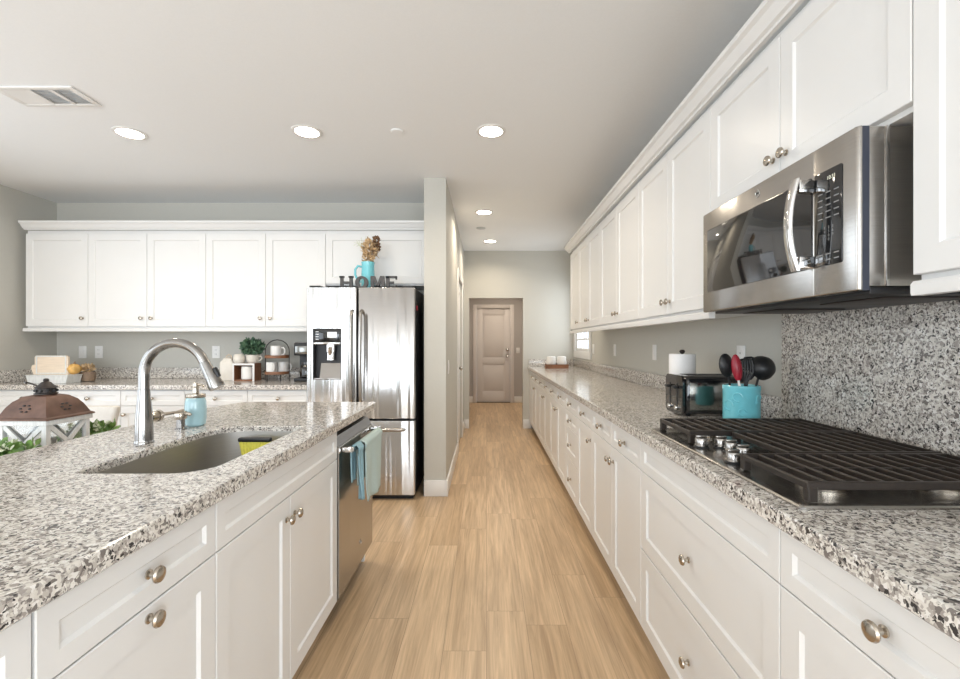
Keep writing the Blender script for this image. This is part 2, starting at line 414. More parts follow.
# baseboards
def bboard(name, segs):
    mb = MB()
    for (x0, x1, y0, y1) in segs: mb.box(x0, x1, y0, y1, 0.0, 0.132, 0.004)
    return struct(name, mb, M['trim'])
bboard('baseboard_hall', [(XH1 + 0.0005, XH1 + 0.016, YH - 0.016, DH0 - 0.085), (XH1 + 0.0005, XH1 + 0.016, DH1 + 0.085, YF - 0.0005), (XH0, XH1, YH - 0.016, YH - 0.0005)])
bboard('baseboard_far', [(XH1 + 0.017, OX0, YF - 0.016, YF - 0.0005), (OX1, 0.66, YF - 0.016, YF - 0.0005)])
bboard('baseboard_end', [(-0.50, D2X0 - 0.085, YA - 0.016, YA - 0.0005), (D2X1 + 0.085, 1.25, YA - 0.016, YA - 0.0005)])
bboard('baseboard_left', [(XL + 0.0005, XL + 0.016, YB, 3.72)])
# casings of the two doors
mb = MB()
for (y0, y1, z0, z1) in ((DH0 - 0.08, DH0, 0, DHZ + 0.08), (DH1, DH1 + 0.08, 0, DHZ + 0.08), (DH0, DH1, DHZ, DHZ + 0.08)):
    mb.box(XH1 + 0.0005, XH1 + 0.018, y0, y1, z0, z1, 0.004)
struct('trim_1', mb, M['trim'])
mb = MB()
for (x0, x1, z0, z1) in ((D2X0 - 0.08, D2X0, 0, D2Z + 0.08), (D2X1, D2X1 + 0.08, 0, D2Z + 0.08), (D2X0, D2X1, D2Z, D2Z + 0.08)):
    mb.box(x0, x1, YA - 0.018, YA - 0.0005, z0, z1, 0.004)
struct('trim_2', mb, M['door'])

def shaker(mb, x0, x1, z0, z1, st, t=0.02, dep=0.007, y=0.0, rim=0.006):
    """Slab in the xz plane, front at y-t, with a recessed panel inside a frame st wide."""
    e = 0.0018; yf = y - t
    def rc(i, yy): return [(x0 + i, yy, z0 + i), (x1 - i, yy, z0 + i), (x1 - i, yy, z1 - i), (x0 + i, yy, z1 - i)]
    return mb.loft([rc(0, y), rc(0, yf + e), rc(e, yf), rc(st, yf), rc(st + rim, yf + dep)])

def panel_door(w, h, t=0.04):
    mb = MB(); s = 0.115
    mb.box(0, w, -t + 0.012, 0, 0, h)
    mb.box(0, s, -t, -t + 0.013, 0, h, 0.003); mb.box(w - s, w, -t, -t + 0.013, 0, h, 0.003)
    for (a, b_) in ((0, 0.22), (0.80, 0.93), (h - 0.13, h)): mb.box(s, w - s, -t, -t + 0.013, a, b_, 0.003)
    for (a, b_) in ((0.22, 0.80), (0.93, h - 0.13)): mb.box(s + 0.03, w - s - 0.03, -t + 0.003, -t + 0.013, a + 0.03, b_ - 0.03, 0.007)
    return mb
d1 = struct('door_1', panel_door(DH1 - DH0 - 0.006, DHZ - 0.01), M['trim'])
at(d1, (XH1 - 0.055, DH0 + 0.003, 0.006), R(90))
k = MB().lathe([(0.032, 0.0), (0.032, 0.008), (0.012, 0.012), (0.012, 0.035), (0.026, 0.045), (0.028, 0.06), (0.015, 0.07)], 20, (0.07, -0.04, 0.96), '-y').build('door_knob', M['nickel'], d1)
d2 = struct('door_2', panel_door(D2X1 - D2X0 - 0.006, D2Z - 0.015), M['door'])
at(d2, (D2X0 + 0.003, YA + 0.055, 0.012))
for z in (0.97, 1.11):
    MB().lathe([(0.032, 0.0), (0.032, 0.01), (0.013, 0.014), (0.013, 0.035), (0.027, 0.045), (0.029, 0.06), (0.015, 0.07)], 20, (0.64, -0.04, z), '-y').build('door_knob' if z < 1 else 'deadbolt', M['nickel'], d2)
struct('trim_3', MB().box(D2X0 + 0.001, D2X1 - 0.001, YA + 0.001, YA + 0.10, 0.0, 0.011, 0.003), M['dark'])

# ------------------------------------------------------------------ cabinets
def knob_mesh():
    mb = MB()
    mb.lathe([(0.0095, 0.0), (0.0095, 0.003), (0.0055, 0.0055), (0.0050, 0.013), (0.0085, 0.0165), (0.0155, 0.0185), (0.0165, 0.0215), (0.0145, 0.0255), (0.008, 0.0285), (0.0005, 0.0295)], 20, (0, 0, 0), '-y')
    return mb
knob0 = None
def add_knob(parent, x, y, z):
    global knob0
    if knob0 is None: o = knob0 = knob_mesh().build('knob', M['nickel'], parent)
    else:
        o = knob0.copy(); C.objects.link(o); o.parent = parent
    o.location = (x, y, z)

def cabinet(name, label, loc, rz, w, depth, z0, z1, fronts, group, base=True, cat='cabinet', side_gap=0.0):
    """Local frame: face in y=0 looking to -y, width along +x. fronts: (kind, x0, x1, z0, z1, knob_x, knob_z)."""
    t = thing(name, label, cat, loc, rz, group)
    mb = MB(); k = 0.018; g = 0.0006
    mb.box(g, k, 0.0155, depth, z0, z1); mb.box(w - k, w - g, 0.0155, depth, z0, z1)
    mb.box(k, w - k, depth - 0.012, depth, z0, z1); mb.box(k, w - k, 0.0155, depth - 0.012, z0, z0 + k)
    if not base: mb.box(k, w - k, 0.0155, depth - 0.012, z1 - k, z1)
    mb.box(g, w - g, 0.0, 0.0155, z0, z1)
    mb.build('carcass', M['paint'], t)
    if base:
        MB().box(g, w - g, 0.075, 0.09, 0, z0).build('toe_kick', M['paint'], t)
    for (kind, x0, x1, a, b_, kx, kz) in fronts:
        st = 0.058 if kind == 'door' else min(0.058, (b_ - a) * 0.30)
        f = shaker(MB(), x0 + 0.0016, x1 - 0.0016, a + 0.0016, b_ - 0.0016, st, y=-0.0006).build(kind, M['paint'], t)
        if kx is not None: add_knob(f, kx, -0.0205, kz)
    return t

ZT = 0.875; ZD = 0.742; ZK = 0.11
def drw(x0, x1, a=ZD, b_=0.866, knob=True): return ('drawer', x0, x1, a, b_, (x0 + x1) / 2 if knob else None, (a + b_) / 2)
def dr(x0, x1, side, a=ZK, b_=ZD, low=0.07):
    kx = {'l': x0 + 0.032, 'r': x1 - 0.032, 'c': (x0 + x1) / 2, None: None}[side]
    return ('door', x0, x1, a, b_, kx, b_ - low)

# right-hand base run, faces -x; local x runs towards the camera
FX = 0.646
def rbase(label, y0, y1, fronts): return cabinet('base_cabinet', label, (FX, y1, 0), R(-90), y1 - y0, XR - FX - 0.001, ZK - 0.003, ZT, fronts(y1 - y0), 'white base cabinets along the right wall')
two_dr = lambda w: [drw(0, w/2), drw(w/2, w), dr(0, w/2, 'r'), dr(w/2, w, 'l')]
rbase('white base cabinet under the cooktop with a blank top front over two wide drawers', 0.97, 1.844, lambda w: [drw(0, w, knob=False), drw(0, w, 0.43, ZD), drw(0, w, ZK, 0.427)])
rbase('nearest white base cabinet on the right, one drawer over a door', 0.46, 0.97, lambda w: [drw(0, w), dr(0, w, 'r')])
rbase('white base cabinet at the very end of the right-hand run beside the camera', -0.44, 0.46, two_dr)
rbase('white base cabinet with two small drawers over two doors just past the cooktop', 1.844, 2.70, two_dr)
rbase('narrow white base cabinet with one drawer over one door beside the four-drawer stack', 2.70, 3.14, lambda w: [drw(0, w), dr(0, w, 'r')])
rbase('narrow white base cabinet that is a stack of four drawers', 3.14, 3.60, lambda w: [drw(0, w), drw(0, w, 0.62, ZD), drw(0, w, 0.385, 0.62), drw(0, w, ZK, 0.385)])
rbase('white two-door base cabinet right behind the four-drawer stack', 3.60, 4.50, two_dr)
rbase('white two-door base cabinet second from the far end of the right-hand run', 4.50, 5.41, two_dr)
rbase('white two-door base cabinet at the far end of the right-hand run under the window', 5.41, 6.33, two_dr)
tag(MB().box(0.628, 0.646, 6.331, YF - 0.001, ZK - 0.003, ZT).build('filler_panel', M['paint']), 'white filler panel closing the far end of the right base run', 'panel')

# island, faces +x; local x runs away from the camera
FI = -0.683
def ibase(label, y0, y1, fronts): return cabinet('island_cabinet', label, (FI, y0, 0), R(90), y1 - y0, 0.60, ZK - 0.003, ZT, fronts(y1 - y0), 'white cabinets of the island')
ibase('white island cabinet under the sink with a blank top front over two doors', 1.115, 2.018, lambda w: [drw(0, w, knob=False), dr(0, w/2 - 0.03, 'r'), dr(w/2 - 0.03, w, 'l')])
ibase('white island cabinet with a drawer over a pull-out front, both with a centred knob', 0.667, 1.115, lambda w: [drw(0, w), dr(0, w, 'c', low=0.025)])
ibase('white island cabinet at the near bottom left corner of the photo', -0.25, 0.665, two_dr)
tag(MB().box(FI - 0.62, FI - 0.02, 2.616, 2.634, 0, ZT).build('end_panel', M['paint']), 'white end panel of the island beyond the dishwasher', 'panel')

# back base run, faces -y
FB = 3.745
def bbase(label, x0, x1, fronts): return cabinet('base_cabinet', label, (x0, FB, 0), 0, x1 - x0, YW - FB - 0.001, ZK - 0.003, ZT, fronts(x1 - x0), 'white base cabinets along the back wall')
bbase('white base cabinet in the corner at the left end of the back counter', -4.05, -3.52, lambda w: [drw(0, w), dr(0, w, 'r')])
bbase('white two-door base cabinet in the middle of the back counter behind the lantern', -3.52, -2.47, two_dr)
bbase('white two-door base cabinet beside the fridge', -2.47, -1.445, two_dr)
tag(MB().box(XL + 0.001, -4.051, FB - 0.018, FB, ZK, ZT).build('filler_panel', M['paint']), 'white filler strip between the left wall and the corner base cabinet', 'panel')

# wall cabinets
UZ0, UZ1 = 1.392, 2.262
FU = 0.95
def rwall(label, y0, y1, nd, z0=UZ0, depth=None, knobs=None):
    w = y1 - y0
    kn = knobs or ('rl' if nd == 2 else 'r')
    fr = []
    for i in range(nd):
        x0, x1 = w * i / nd, w * (i + 1) / nd
        kx = x1 - 0.032 if kn[i] == 'r' else x0 + 0.032
        fr.append(('door', x0, x1, z0 + 0.012, 2.232, kx, z0 + 0.075))
    return cabinet('wall_cabinet', label, (FU, y1, 0), R(-90), w, XR - FU - 0.001, z0, UZ1, fr, 'white wall cabinets along the right wall', base=False)
MWZ = 1.768
rwall('nearest white wall cabinet at the right edge of the photo beside the microwave', 0.10, 0.994, 2)
rwall('short two-door white wall cabinet above the microwave', 0.994, 1.89, 2, z0=MWZ + 0.004)
rwall('two-door white wall cabinet right behind the microwave, above the toaster', 1.89, 2.784, 2)
rwall('two-door white wall cabinet second behind the microwave', 2.784, 3.728, 2)
rwall('two-door white wall cabinet third behind the microwave', 3.728, 4.60, 2)
rwall('narrow single-door white wall cabinet at the far end of the right-hand run', 4.60, 5.04, 1)
UB = 4.067
def bwall(label, x0, x1, nd, z0=UZ0, kn='rl', knob=True):
    w = x1 - x0; fr = []
    for i in range(nd):
        a, b_ = w * i / nd, w * (i + 1) / nd
        kx = b_ - 0.045 if kn[i] == 'r' else a + 0.045
        fr.append(('door', a, b_, z0 + 0.012, 2.232, kx if knob else None, z0 + 0.085))
    return cabinet('wall_cabinet', label, (x0, UB, 0), 0, w, YW - UB - 0.001, z0, UZ1, fr, 'white wall cabinets along the back wall', base=False)
bwall('single-door white wall cabinet at the left end of the back wall', -4.10, -3.545, 1)
bwall('two-door white wall cabinet in the middle of the back wall', -3.545, -2.497, 2)
bwall('two-door white wall cabinet next to the fridge above the tiered tray', -2.497, -1.432, 2)
bwall('short white wall cabinet above the fridge with one wide panel', -1.432, -0.516, 1, z0=1.77, knob=False)

# crown mouldings and light rails
def sweep_profile(mb, prof, axis, a0, a1, c, sgn):
    """prof: (out, z) closed outline; out is measured from plane c in direction sgn."""
    def lp(a): return [((c + sgn * o_, a, z) if axis == 'y' else (a, c + sgn * o_, z)) for o_, z in prof]
    return mb.loft([lp(a0), lp(a1)])
crown = [(-0.005, 2.2625), (0.012, 2.2625), (0.014, 2.272), (0.026, 2.276), (0.036, 2.290), (0.046, 2.306), (0.060, 2.314), (0.062, 2.330), (-0.005, 2.330)]
tag(sweep_profile(MB(), crown, 'y', 0.05, 5.10, 0.93, -1).build('crown_molding', M['paint'], angle=25), 'white crown moulding along the top of the right wall cabinets', 'molding')
tag(sweep_profile(MB(), crown, 'x', -4.105, -0.516, UB - 0.02, -1).build('crown_molding', M['paint'], angle=25), 'white crown moulding along the top of the back wall cabinets', 'molding')
rail = [(-0.02, 1.360), (0.004, 1.360), (0.006, 1.366), (0.006, 1.384), (0.0, 1.3915), (-0.02, 1.3915)]
tag(sweep_profile(MB(), rail, 'y', 1.89, 5.05, 0.93, -1).build('light_rail', M['paint'], angle=25), 'white light rail under the right wall cabinets behind the microwave', 'molding')
tag(sweep_profile(MB(), rail, 'y', 0.10, 0.992, 0.93, -1).build('light_rail', M['paint'], angle=25), 'white light rail under the nearest right wall cabinet', 'molding')
tag(sweep_profile(MB(), rail, 'x', -4.12, -1.434, UB - 0.02, -1).build('light_rail', M['paint'], angle=25), 'white light rail under the back wall cabinets', 'molding')

# ------------------------------------------------------------------ worktops and splashbacks
ZC = 0.915
SX0, SX1, SY0, SY1 = -1.09, -0.748, 1.195, 1.872
hole = rrect(SX0, SX1, SY0, SY1, [0.09, 0.025, 0.13, 0.035], 8)
isl = [(-0.643, -0.30), (-0.638, -0.295), (-0.638, 2.634), (-0.642, 2.642), (-0.650, 2.646)] + [(-1.375, 2.646), (-1.405, 2.635), (-1.425, 2.61), (-1.468, 2.45), (-1.474, 2.40), (-1.475, 2.35), (-1.475, -0.295), (-1.470, -0.30)]
tag(MB().prism(isl, ZT + 0.0006, ZC, hole, 0.004).build('worktop', M['granite'], angle=15), 'speckled granite island worktop with the sink cut out', 'worktop')
tag(MB().prism([(0.597, -0.45), (XR - 0.001, -0.45), (XR - 0.001, YF - 0.001), (0.597, YF - 0.001)], ZT + 0.0006, ZC, None, 0.004).build('worktop', M['granite'], angle=15), 'long speckled granite worktop along the right wall', 'worktop')
tag(MB().prism([(XL + 0.001, 3.704), (-1.443, 3.704), (-1.443, YW - 0.001), (XL + 0.001, YW - 0.001)], ZT + 0.0006, ZC, None, 0.004).build('worktop', M['granite'], angle=15), 'speckled granite worktop along the back wall left of the fridge', 'worktop')
z0 = ZC + 0.0006
tag(MB().box(XR - 0.021, XR - 0.001, 0.86, 1.966, z0, 1.50, 0.002).build('splashback', M['granite']), 'full-height speckled granite splashback behind the cooktop', 'splashback')
tag(MB().box(XR - 0.021, XR - 0.001, 1.967, YF - 0.022, z0, 1.02, 0.002).build('splashback', M['granite']), 'low granite upstand along the right wall behind the toaster', 'splashback')
tag(MB().box(XR - 0.021, XR - 0.001, -0.44, 0.859, z0, 1.02, 0.002).build('splashback', M['granite']), 'low granite upstand nearest the camera on the right wall', 'splashback')
tag(MB().box(0.62, XR - 0.001, YF - 0.021, YF - 0.001, z0, 1.02, 0.002).build('splashback', M['granite']), 'low granite upstand on the far wall behind the two white jars', 'splashback')
tag(MB().box(XL + 0.022, -1.445, YW - 0.021, YW - 0.001, z0, 1.02, 0.002).build('splashback', M['granite']), 'low granite upstand along the back wall under the outlets', 'splashback')
tag(MB().box(XL + 0.001, XL + 0.021, 3.72, YW - 0.001, z0, 1.02, 0.002).build('splashback', M['granite']), 'low granite upstand on the left wall at the corner', 'splashback')

# ------------------------------------------------------------------ sink
t = thing('sink', 'undermount stainless steel sink in the island worktop', 'sink', (0, 0, 0))
mb = MB(); loops = []
for off, z in ((-0.0006, 0.8945), (-0.0022, 0.8945), (-0.0024, 0.86), (-0.003, 0.74), (-0.008, 0.705), (-0.022, 0.688), (-0.05, 0.682), (-0.12, 0.679)):
    loops.append([(x, y, z) for x, y in offset(hole, off)])
mb.loft(loops, False, True)
mb.build('basin', M['sink'], t, angle=60, fix=False)
MB().lathe([(0.045, 0), (0.045, 0.003), (0.036, 0.0035), (0.034, -0.002 + 0.003), (0.008, 0.001), (0.006, 0.006), (0.001, 0.007)], 24, (-0.93, 1.54, 0.6795)).build('drain', M['chrome'], t)
t = thing('sponge', 'yellow ribbed scrub sponge with a black top hanging at the far end of the sink', 'sponge', (-0.915, 1.80, 0.79))
mb = MB()
n = 9
for i in range(n):
    x = -0.055 + 0.11 * i / (n - 1)
    mb.tube([(x * 0.55, -0.012, 0.0), (x * 0.8, -0.006, 0.035), (x, 0.0, 0.075)], [0.006, 0.008, 0.0085], 8)
mb.box(-0.034, 0.034, -0.004, 0.006, -0.004, 0.05, 0.003); mb.box(-0.052, 0.052, 0.0, 0.008, 0.045, 0.074, 0.003)
mb.build('bristles', M['yellow'], t)
MB().box(-0.066, 0.062, -0.010, 0.016, 0.0755, 0.093, 0.006).build('holder', M['black'], t)

# ------------------------------------------------------------------ faucet
t = thing('faucet', 'tall brushed steel gooseneck faucet behind the island sink', 'faucet', (-1.171, 1.556, ZC + 0.0006))
MB().lathe([(0.029, 0), (0.029, 0.004), (0.027, 0.007), (0.0268, 0.012), (0.0255, 0.08), (0.0225, 0.12), (0.019, 0.155), (0.0178, 0.18), (0.0178, 0.184)], 28).build('body', M['faucet'], t)
pts = [(0, 0, 0.1845), (0, 0, 0.235)]
for i in range(0, 17):
    a = R(180 - 158 * i / 16); pts.append((0.107 + 0.107 * math.cos(a), 0, 0.235 + 0.107 * math.sin(a)))
MB().tube(pts, 0.0165, 18).build('neck', M['faucet'], t)
e = Vector(pts[-1]); d = (e - Vector(pts[-2])).normalized()
hd = MB().tube([e + d * 0.0008, e + d * 0.006, e + d * 0.05, e + d * 0.088, e + d * 0.098], [0.0172, 0.0178, 0.0205, 0.0255, 0.0245], 20).build('spray_head', M['faucet'], t)
q = e + d * 0.045 + Vector((0.020, 0, 0.009))
MB().tube([q - d * 0.014, q, q + d * 0.020], [0.007, 0.009, 0.0075], 10).build('spray_button', M['black'], hd)
MB().lathe([(0.017, 0.0), (0.019, 0.010), (0.019, 0.026), (0.0165, 0.027), (0.0165, 0.031), (0.021, 0.032), (0.021, 0.046), (0.017, 0.052), (0.008, 0.056)], 20, (0, 0.0235, 0.083), 'y').build('handle_hub', M['nickel'], t)
MB().tube([(0, 0.083, 0.084), (0.004, 0.11, 0.083), (0.008, 0.15, 0.082), (0.010, 0.185, 0.083)], [0.0075, 0.006, 0.0055, 0.0065], 10).build('lever', M['nickel'], t)
t = thing('soap_dispenser', 'small brushed steel soap pump built into the worktop beside the faucet', 'soap dispenser', (-1.213, 1.805, ZC + 0.0006))
MB().lathe([(0.020, 0), (0.020, 0.004), (0.0155, 0.006), (0.0155, 0.040)], 20).build('collar', M['faucet'], t)
MB().lathe([(0.021, 0.0405), (0.0225, 0.044), (0.0225, 0.066), (0.019, 0.071), (0.004, 0.073)], 20).build('pump_head', M['nickel'], t)
MB().tube([(0.019, 0, 0.060), (0.032, 0, 0.061), (0.040, 0, 0.055)], [0.0075, 0.007, 0.006], 10).build('nozzle', M['nickel'], t)
t = thing('soap_bottle', 'aqua glass soap bottle with a brushed pump on the island', 'bottle', (-1.205, 1.885, ZC + 0.0006))
MB().lathe([(0.030, 0), (0.037, 0.006), (0.0395, 0.03), (0.040, 0.075), (0.0385, 0.098), (0.036, 0.108), (0.034, 0.112), (0.034, 0.116)], 28).build('jar', M['soap'], t)
MB().lathe([(0.036, 0.1165), (0.0365, 0.118), (0.0365, 0.129), (0.035, 0.131), (0.013, 0.133)], 28).build('lid', M['nickel'], t)
MB().lathe([(0.012, 0.1335), (0.013, 0.14), (0.0115, 0.146), (0.011, 0.156), (0.012, 0.16), (0.011, 0.174), (0.006, 0.177)], 18).build('pump', M['nickel'], t)
MB().tube([(0.010, 0, 0.168), (0.026, -0.004, 0.168), (0.036, -0.006, 0.162)], [0.006, 0.0055, 0.0045], 10).build('spout', M['nickel'], t)

# ------------------------------------------------------------------ dishwasher and towel
def badge(parent, c, r, axis, name='badge'):
    """Round steel emblem: a ring round two script curls."""
    b = MB().lathe([(r, 0), (r, 0.0012), (r * 0.86, 0.0018), (r * 0.82, 0.0008), (0.0005, 0.0008)], 24, c, axis).build(name, M['chrome'], parent)
    mb = MB()
    def pt(u, w):
        dd = 0.0014
        return {'x': (c[0] + dd, c[1] + u, c[2] + w), '-x': (c[0] - dd, c[1] - u, c[2] + w), '-y': (c[0] + u, c[1] - dd, c[2] + w)}[axis]
    for s in (-1, 1):
        mb.tube([pt(r * (0.34 * s + 0.24 * math.cos(a * 0.7)), r * (0.32 * math.sin(a * 0.7) * (1 if s < 0 else 0.8))) for a in range(0, 9)], r * 0.06, 6)
    mb.build('emblem', M['dark'], b)
    return b
t = thing('dishwasher', 'stainless steel dishwasher at the far end of the island', 'dishwasher', (FI, 2.0195, 0), R(90))
W = 0.592
MB().box(0.004, W - 0.004, 0.012, 0.58, 0.105, 0.838).build('tub', M['fside'], t)
MB().box(0.004, W - 0.004, 0.055, 0.07, 0.0, 0.104).build('toe_kick', M['black'], t)
mb = MB()
def dwl(i): return [(0.003 + i, 0.0115, 0.105 + i), (W - 0.003 - i, 0.0115, 0.105 + i)]
mb.loft([[(x, y, z) for y, z in ((0.0115, 0.112), (-0.024, 0.112), (-0.028, 0.118), (-0.029, 0.5), (-0.027, 0.785), (-0.023, 0.792), (0.0115, 0.792))] for x in (0.003, W - 0.003)])
mb.build('door', M['steel_plain'], t, angle=30)
mb = MB()
mb.loft([[(x, y, z) for y, z in ((0.0115, 0.7935), (-0.022, 0.7935), (-0.019, 0.80), (-0.004, 0.835), (0.0115, 0.837))] for x in (0.003, W - 0.003)])
cp = mb.build('control_panel', M['steel_dark'], t, angle=30)
mb = MB()
for i in range(12):
    x = 0.09 + i * 0.035; mb.box(x, x + 0.02, -0.0125, -0.0118, 0.816, 0.819)
mb.build('control_legend', M['legend'], cp)
MB().tube([(0.035, -0.072, 0.775), (0.06, -0.078, 0.775), (W/2, -0.082, 0.775), (W - 0.06, -0.078, 0.775), (W - 0.035, -0.072, 0.775)], 0.013, 12).build('handle', M['chrome'], t)
mb = MB()
for x in (0.045, W - 0.045): mb.box(x - 0.012, x + 0.012, -0.069, -0.029, 0.762, 0.788, 0.004)
mb.build('handle_bracket', M['chrome'], t)
badge(t, (W / 2 + 0.05, -0.0292, 0.225), 0.013, '-y')

def towel(name, label, mat, y0, y1, zf, zb, xo, ph):
    """Cloth over the handle bar: down the front and down the back, with soft upright folds."""
    mb = MB(); nu, nv = 22, 26
    cx_, cz = FI + 0.081 + xo, 0.775
    r = 0.019 + abs(xo) * 0.4
    def prof(v):
        lf, lb, arc = cz - zf, cz - zb, math.pi * r
        s = v * (lf + arc + lb)
        if s < lf: return (cx_ + r, zf + s, (lf - s) / max(lf, 1e-4))
        if s < lf + arc:
            a = (s - lf) / r; return (cx_ + r * math.cos(a), cz + r * math.sin(a), 0)
        q = s - lf - arc; return (cx_ - r, cz - q, q / max(lb, 1e-4) * 0.25)
    grid = []
    for side in (0, 1):
        g = []
        for j in range(nv + 1):
            row = []
            px, pz, fl = prof(j / nv)
            for i in range(nu + 1):
                u = i / nu
                w = 0.010 * fl * math.sin(u * 9 + ph) + 0.004 * fl * math.sin(u * 19 + ph * 2)
                ins = 0.010 * fl * math.sin(j * 0.5 + ph)
                yy = y0 + (y1 - y0) * u + ins * (1 - 2 * u) + 0.02 * fl * (0.5 - u)
                th = 0.005 if side else 0.0
                a = 1 if j / nv < 0.5 else -1
                row.append(mb.bm.verts.new((px + a * th * -1 + w + 0.006 * fl, yy, pz + 0.006 * math.sin(u * 6 + ph) * (fl > 0.9) - (th if fl == 0 else 0))))
            g.append(row)
        grid.append(g)
    for g in grid:
        for j in range(nv):
            for i in range(nu): mb.bm.faces.new((g[j][i], g[j][i+1], g[j+1][i+1], g[j+1][i]))
    A, B = grid
    for j in range(nv):
        for i in (0, nu): mb.bm.faces.new((A[j][i], A[j+1][i], B[j+1][i], B[j][i]))
    for i in range(nu):
        for j in (0, nv): mb.bm.faces.new((A[j][i], A[j][i+1], B[j][i+1], B[j][i]))
    return tag(mb.build(name, mat, angle=180), label, 'towel', None)
towel('dish_towel', 'darker teal dish towel on the near side of the dishwasher handle', M['towel_d'], 2.072, 2.150, 0.535, 0.62, 0.0, 0.4)
towel('dish_towel', 'pale teal dish towel on the far side of the dishwasher handle', M['towel_l'], 2.156, 2.50, 0.495, 0.58, 0.006, 2.1)

# ------------------------------------------------------------------ fridge
FY = 3.628
fx0, fx1, fzt = -1.437, -0.572, 1.700
t = thing('fridge', 'stainless steel french-door fridge with a freezer drawer and an ice dispenser', 'fridge', (0, 0, 0))
MB().box(fx0 + 0.004, fx1 - 0.004, FY + 0.072, YW - 0.03, 0.03, fzt - 0.001, 0.004).build('body', M['fside'], t)
MB().box(fx0 + 0.02, fx1 - 0.02, FY + 0.05, YW - 0.1, 0.0, 0.0295).build('base', M['black'], t)
def slab(x0, x1, z0, z1, name, cut=None):
    o = rrect(x0, x1, FY, FY + 0.066, [0.014, 0.004, 0.004, 0.014], 5)
    if not cut:
        return MB().prism(o, z0, z1, None, 0.004).build(name, M['steel'], t, angle=40)
    cx0, cx1, cz0, cz1 = cut
    mb = MB()
    mb.prism(o, z0, cz0); mb.prism(o, cz1, z1, None, 0.0)
    mb.prism(rrect(x0, cx0, FY, FY + 0.066, [0, 0, 0.004, 0.014], 5), cz0, cz1)
    mb.prism(rrect(cx1, x1, FY, FY + 0.066, [0.014, 0.004, 0, 0], 5), cz0, cz1)
    bmesh.ops.remove_doubles(mb.bm, verts=mb.bm.verts, dist=0.0002)
    return mb.build(name, M['steel'], t, angle=40)
XM = -1.030
dcut = (-1.385, -1.158, 0.965, 1.372)
ld = slab(fx0, XM - 0.006, 0.652, fzt, 'door', dcut)
rd = slab(XM + 0.006, fx1, 0.652, fzt, 'door')
fd = slab(fx0, fx1, 0.042, 0.636, 'freezer_drawer')
# ice and water dispenser: recess, control strip, spout, tray
mb = MB()
x0, x1, z0_, z1_ = dcut
mb.box(x0 + 0.001, x1 - 0.001, FY + 0.056, FY + 0.064, z0_ + 0.001, z1_ - 0.001)
mb.box(x0 + 0.001, x0 + 0.006, FY + 0.004, FY + 0.056, z0_ + 0.001, z1_ - 0.001); mb.box(x1 - 0.006, x1 - 0.001, FY + 0.004, FY + 0.056, z0_ + 0.001, z1_ - 0.001)
dp = mb.build('dispenser', M['fside'], t)
MB().box(x0 + 0.0065, x1 - 0.0065, FY + 0.003, FY + 0.055, 1.265, z1_ - 0.002, 0.003).build('control_strip', M['gloss'], dp)
MB().box(x0 + 0.0065, x1 - 0.0065, FY - 0.006, FY + 0.055, 1.246, 1.263, 0.003).build('shelf_bar', M['chrome'], dp)
mb = MB(); mb.box(x0 + 0.0065, x1 - 0.0065, FY + 0.002, FY + 0.055, z0_ + 0.002, z0_ + 0.012, 0.002)
mb.loft([[(x, y, z) for y, z in ((FY + 0.055, z0_ + 0.0125), (FY + 0.012, z0_ + 0.0125), (FY + 0.05, z0_ + 0.13), (FY + 0.055, z0_ + 0.13))] for x in (x0 + 0.05, x1 - 0.008)])
mb.build('drip_tray', M['steel_plain'], dp)
MB().lathe([(0.036, 0.0), (0.037, 0.008), (0.034, 0.012), (0.034, 0.06), (0.040, 0.065), (0.040, 0.125)], 20, ((x0 + x1) / 2 + 0.02, FY + 0.03, 1.12), sy=0.55).build('spout', M['chrome'], dp)
mb = MB()
for i in range(4): mb.box(x0 + 0.022, x0 + 0.045, FY + 0.0022, FY + 0.0030, 1.285 + i * 0.02, 1.289 + i * 0.02)
mb.box(x0 + 0.115, x0 + 0.19, FY + 0.0022, FY + 0.0030, 1.30, 1.345)
mb.build('control_legend', M['ice'], dp)
for sgn, dd in ((-1, ld), (1, rd)):
    x = XM + sgn * 0.037
    pts = [(x, FY - 0.012, 0.775), (x, FY - 0.045, 0.80)] + [(x, FY - 0.048 - 0.017 * math.sin(math.pi * i / 10), 0.82 + 0.65 * i / 10) for i in range(11)] + [(x, FY - 0.045, 1.49), (x, FY + 0.0, 1.515)]
    MB().tube(pts, 0.0135, 12).build('handle', M['steel_plain'], dd)
pts = [(-1.30, FY - 0.001, 0.565), (-1.30, FY - 0.045, 0.572), (-1.27, FY - 0.052, 0.574)] + [(-1.27 + 0.60 * i / 8, FY - 0.052 - 0.010 * math.sin(math.pi * i / 8), 0.574) for i in range(1, 9)] + [(-0.655, FY - 0.045, 0.572), (-0.655, FY - 0.001, 0.565)]
MB().tube(pts, 0.0135, 12).build('handle', M['steel_plain'], fd)
mb = MB()
for x in (fx0 + 0.06, fx1 - 0.06): mb.box(x - 0.045, x + 0.045, FY + 0.02, FY + 0.20, fzt + 0.0005, fzt + 0.018, 0.004)
mb.build('hinge_cover', M['black'], t)
tag(MB().lathe([(0.020, 0), (0.021, 0.004), (0.018, 0.009), (0.002, 0.010)], 16, (fx1 - 0.0038, FY + 0.115, 1.545), 'x', sx=0.8).build('fridge_magnet', M['red']), 'red round magnet on the dark side of the fridge', 'magnet')

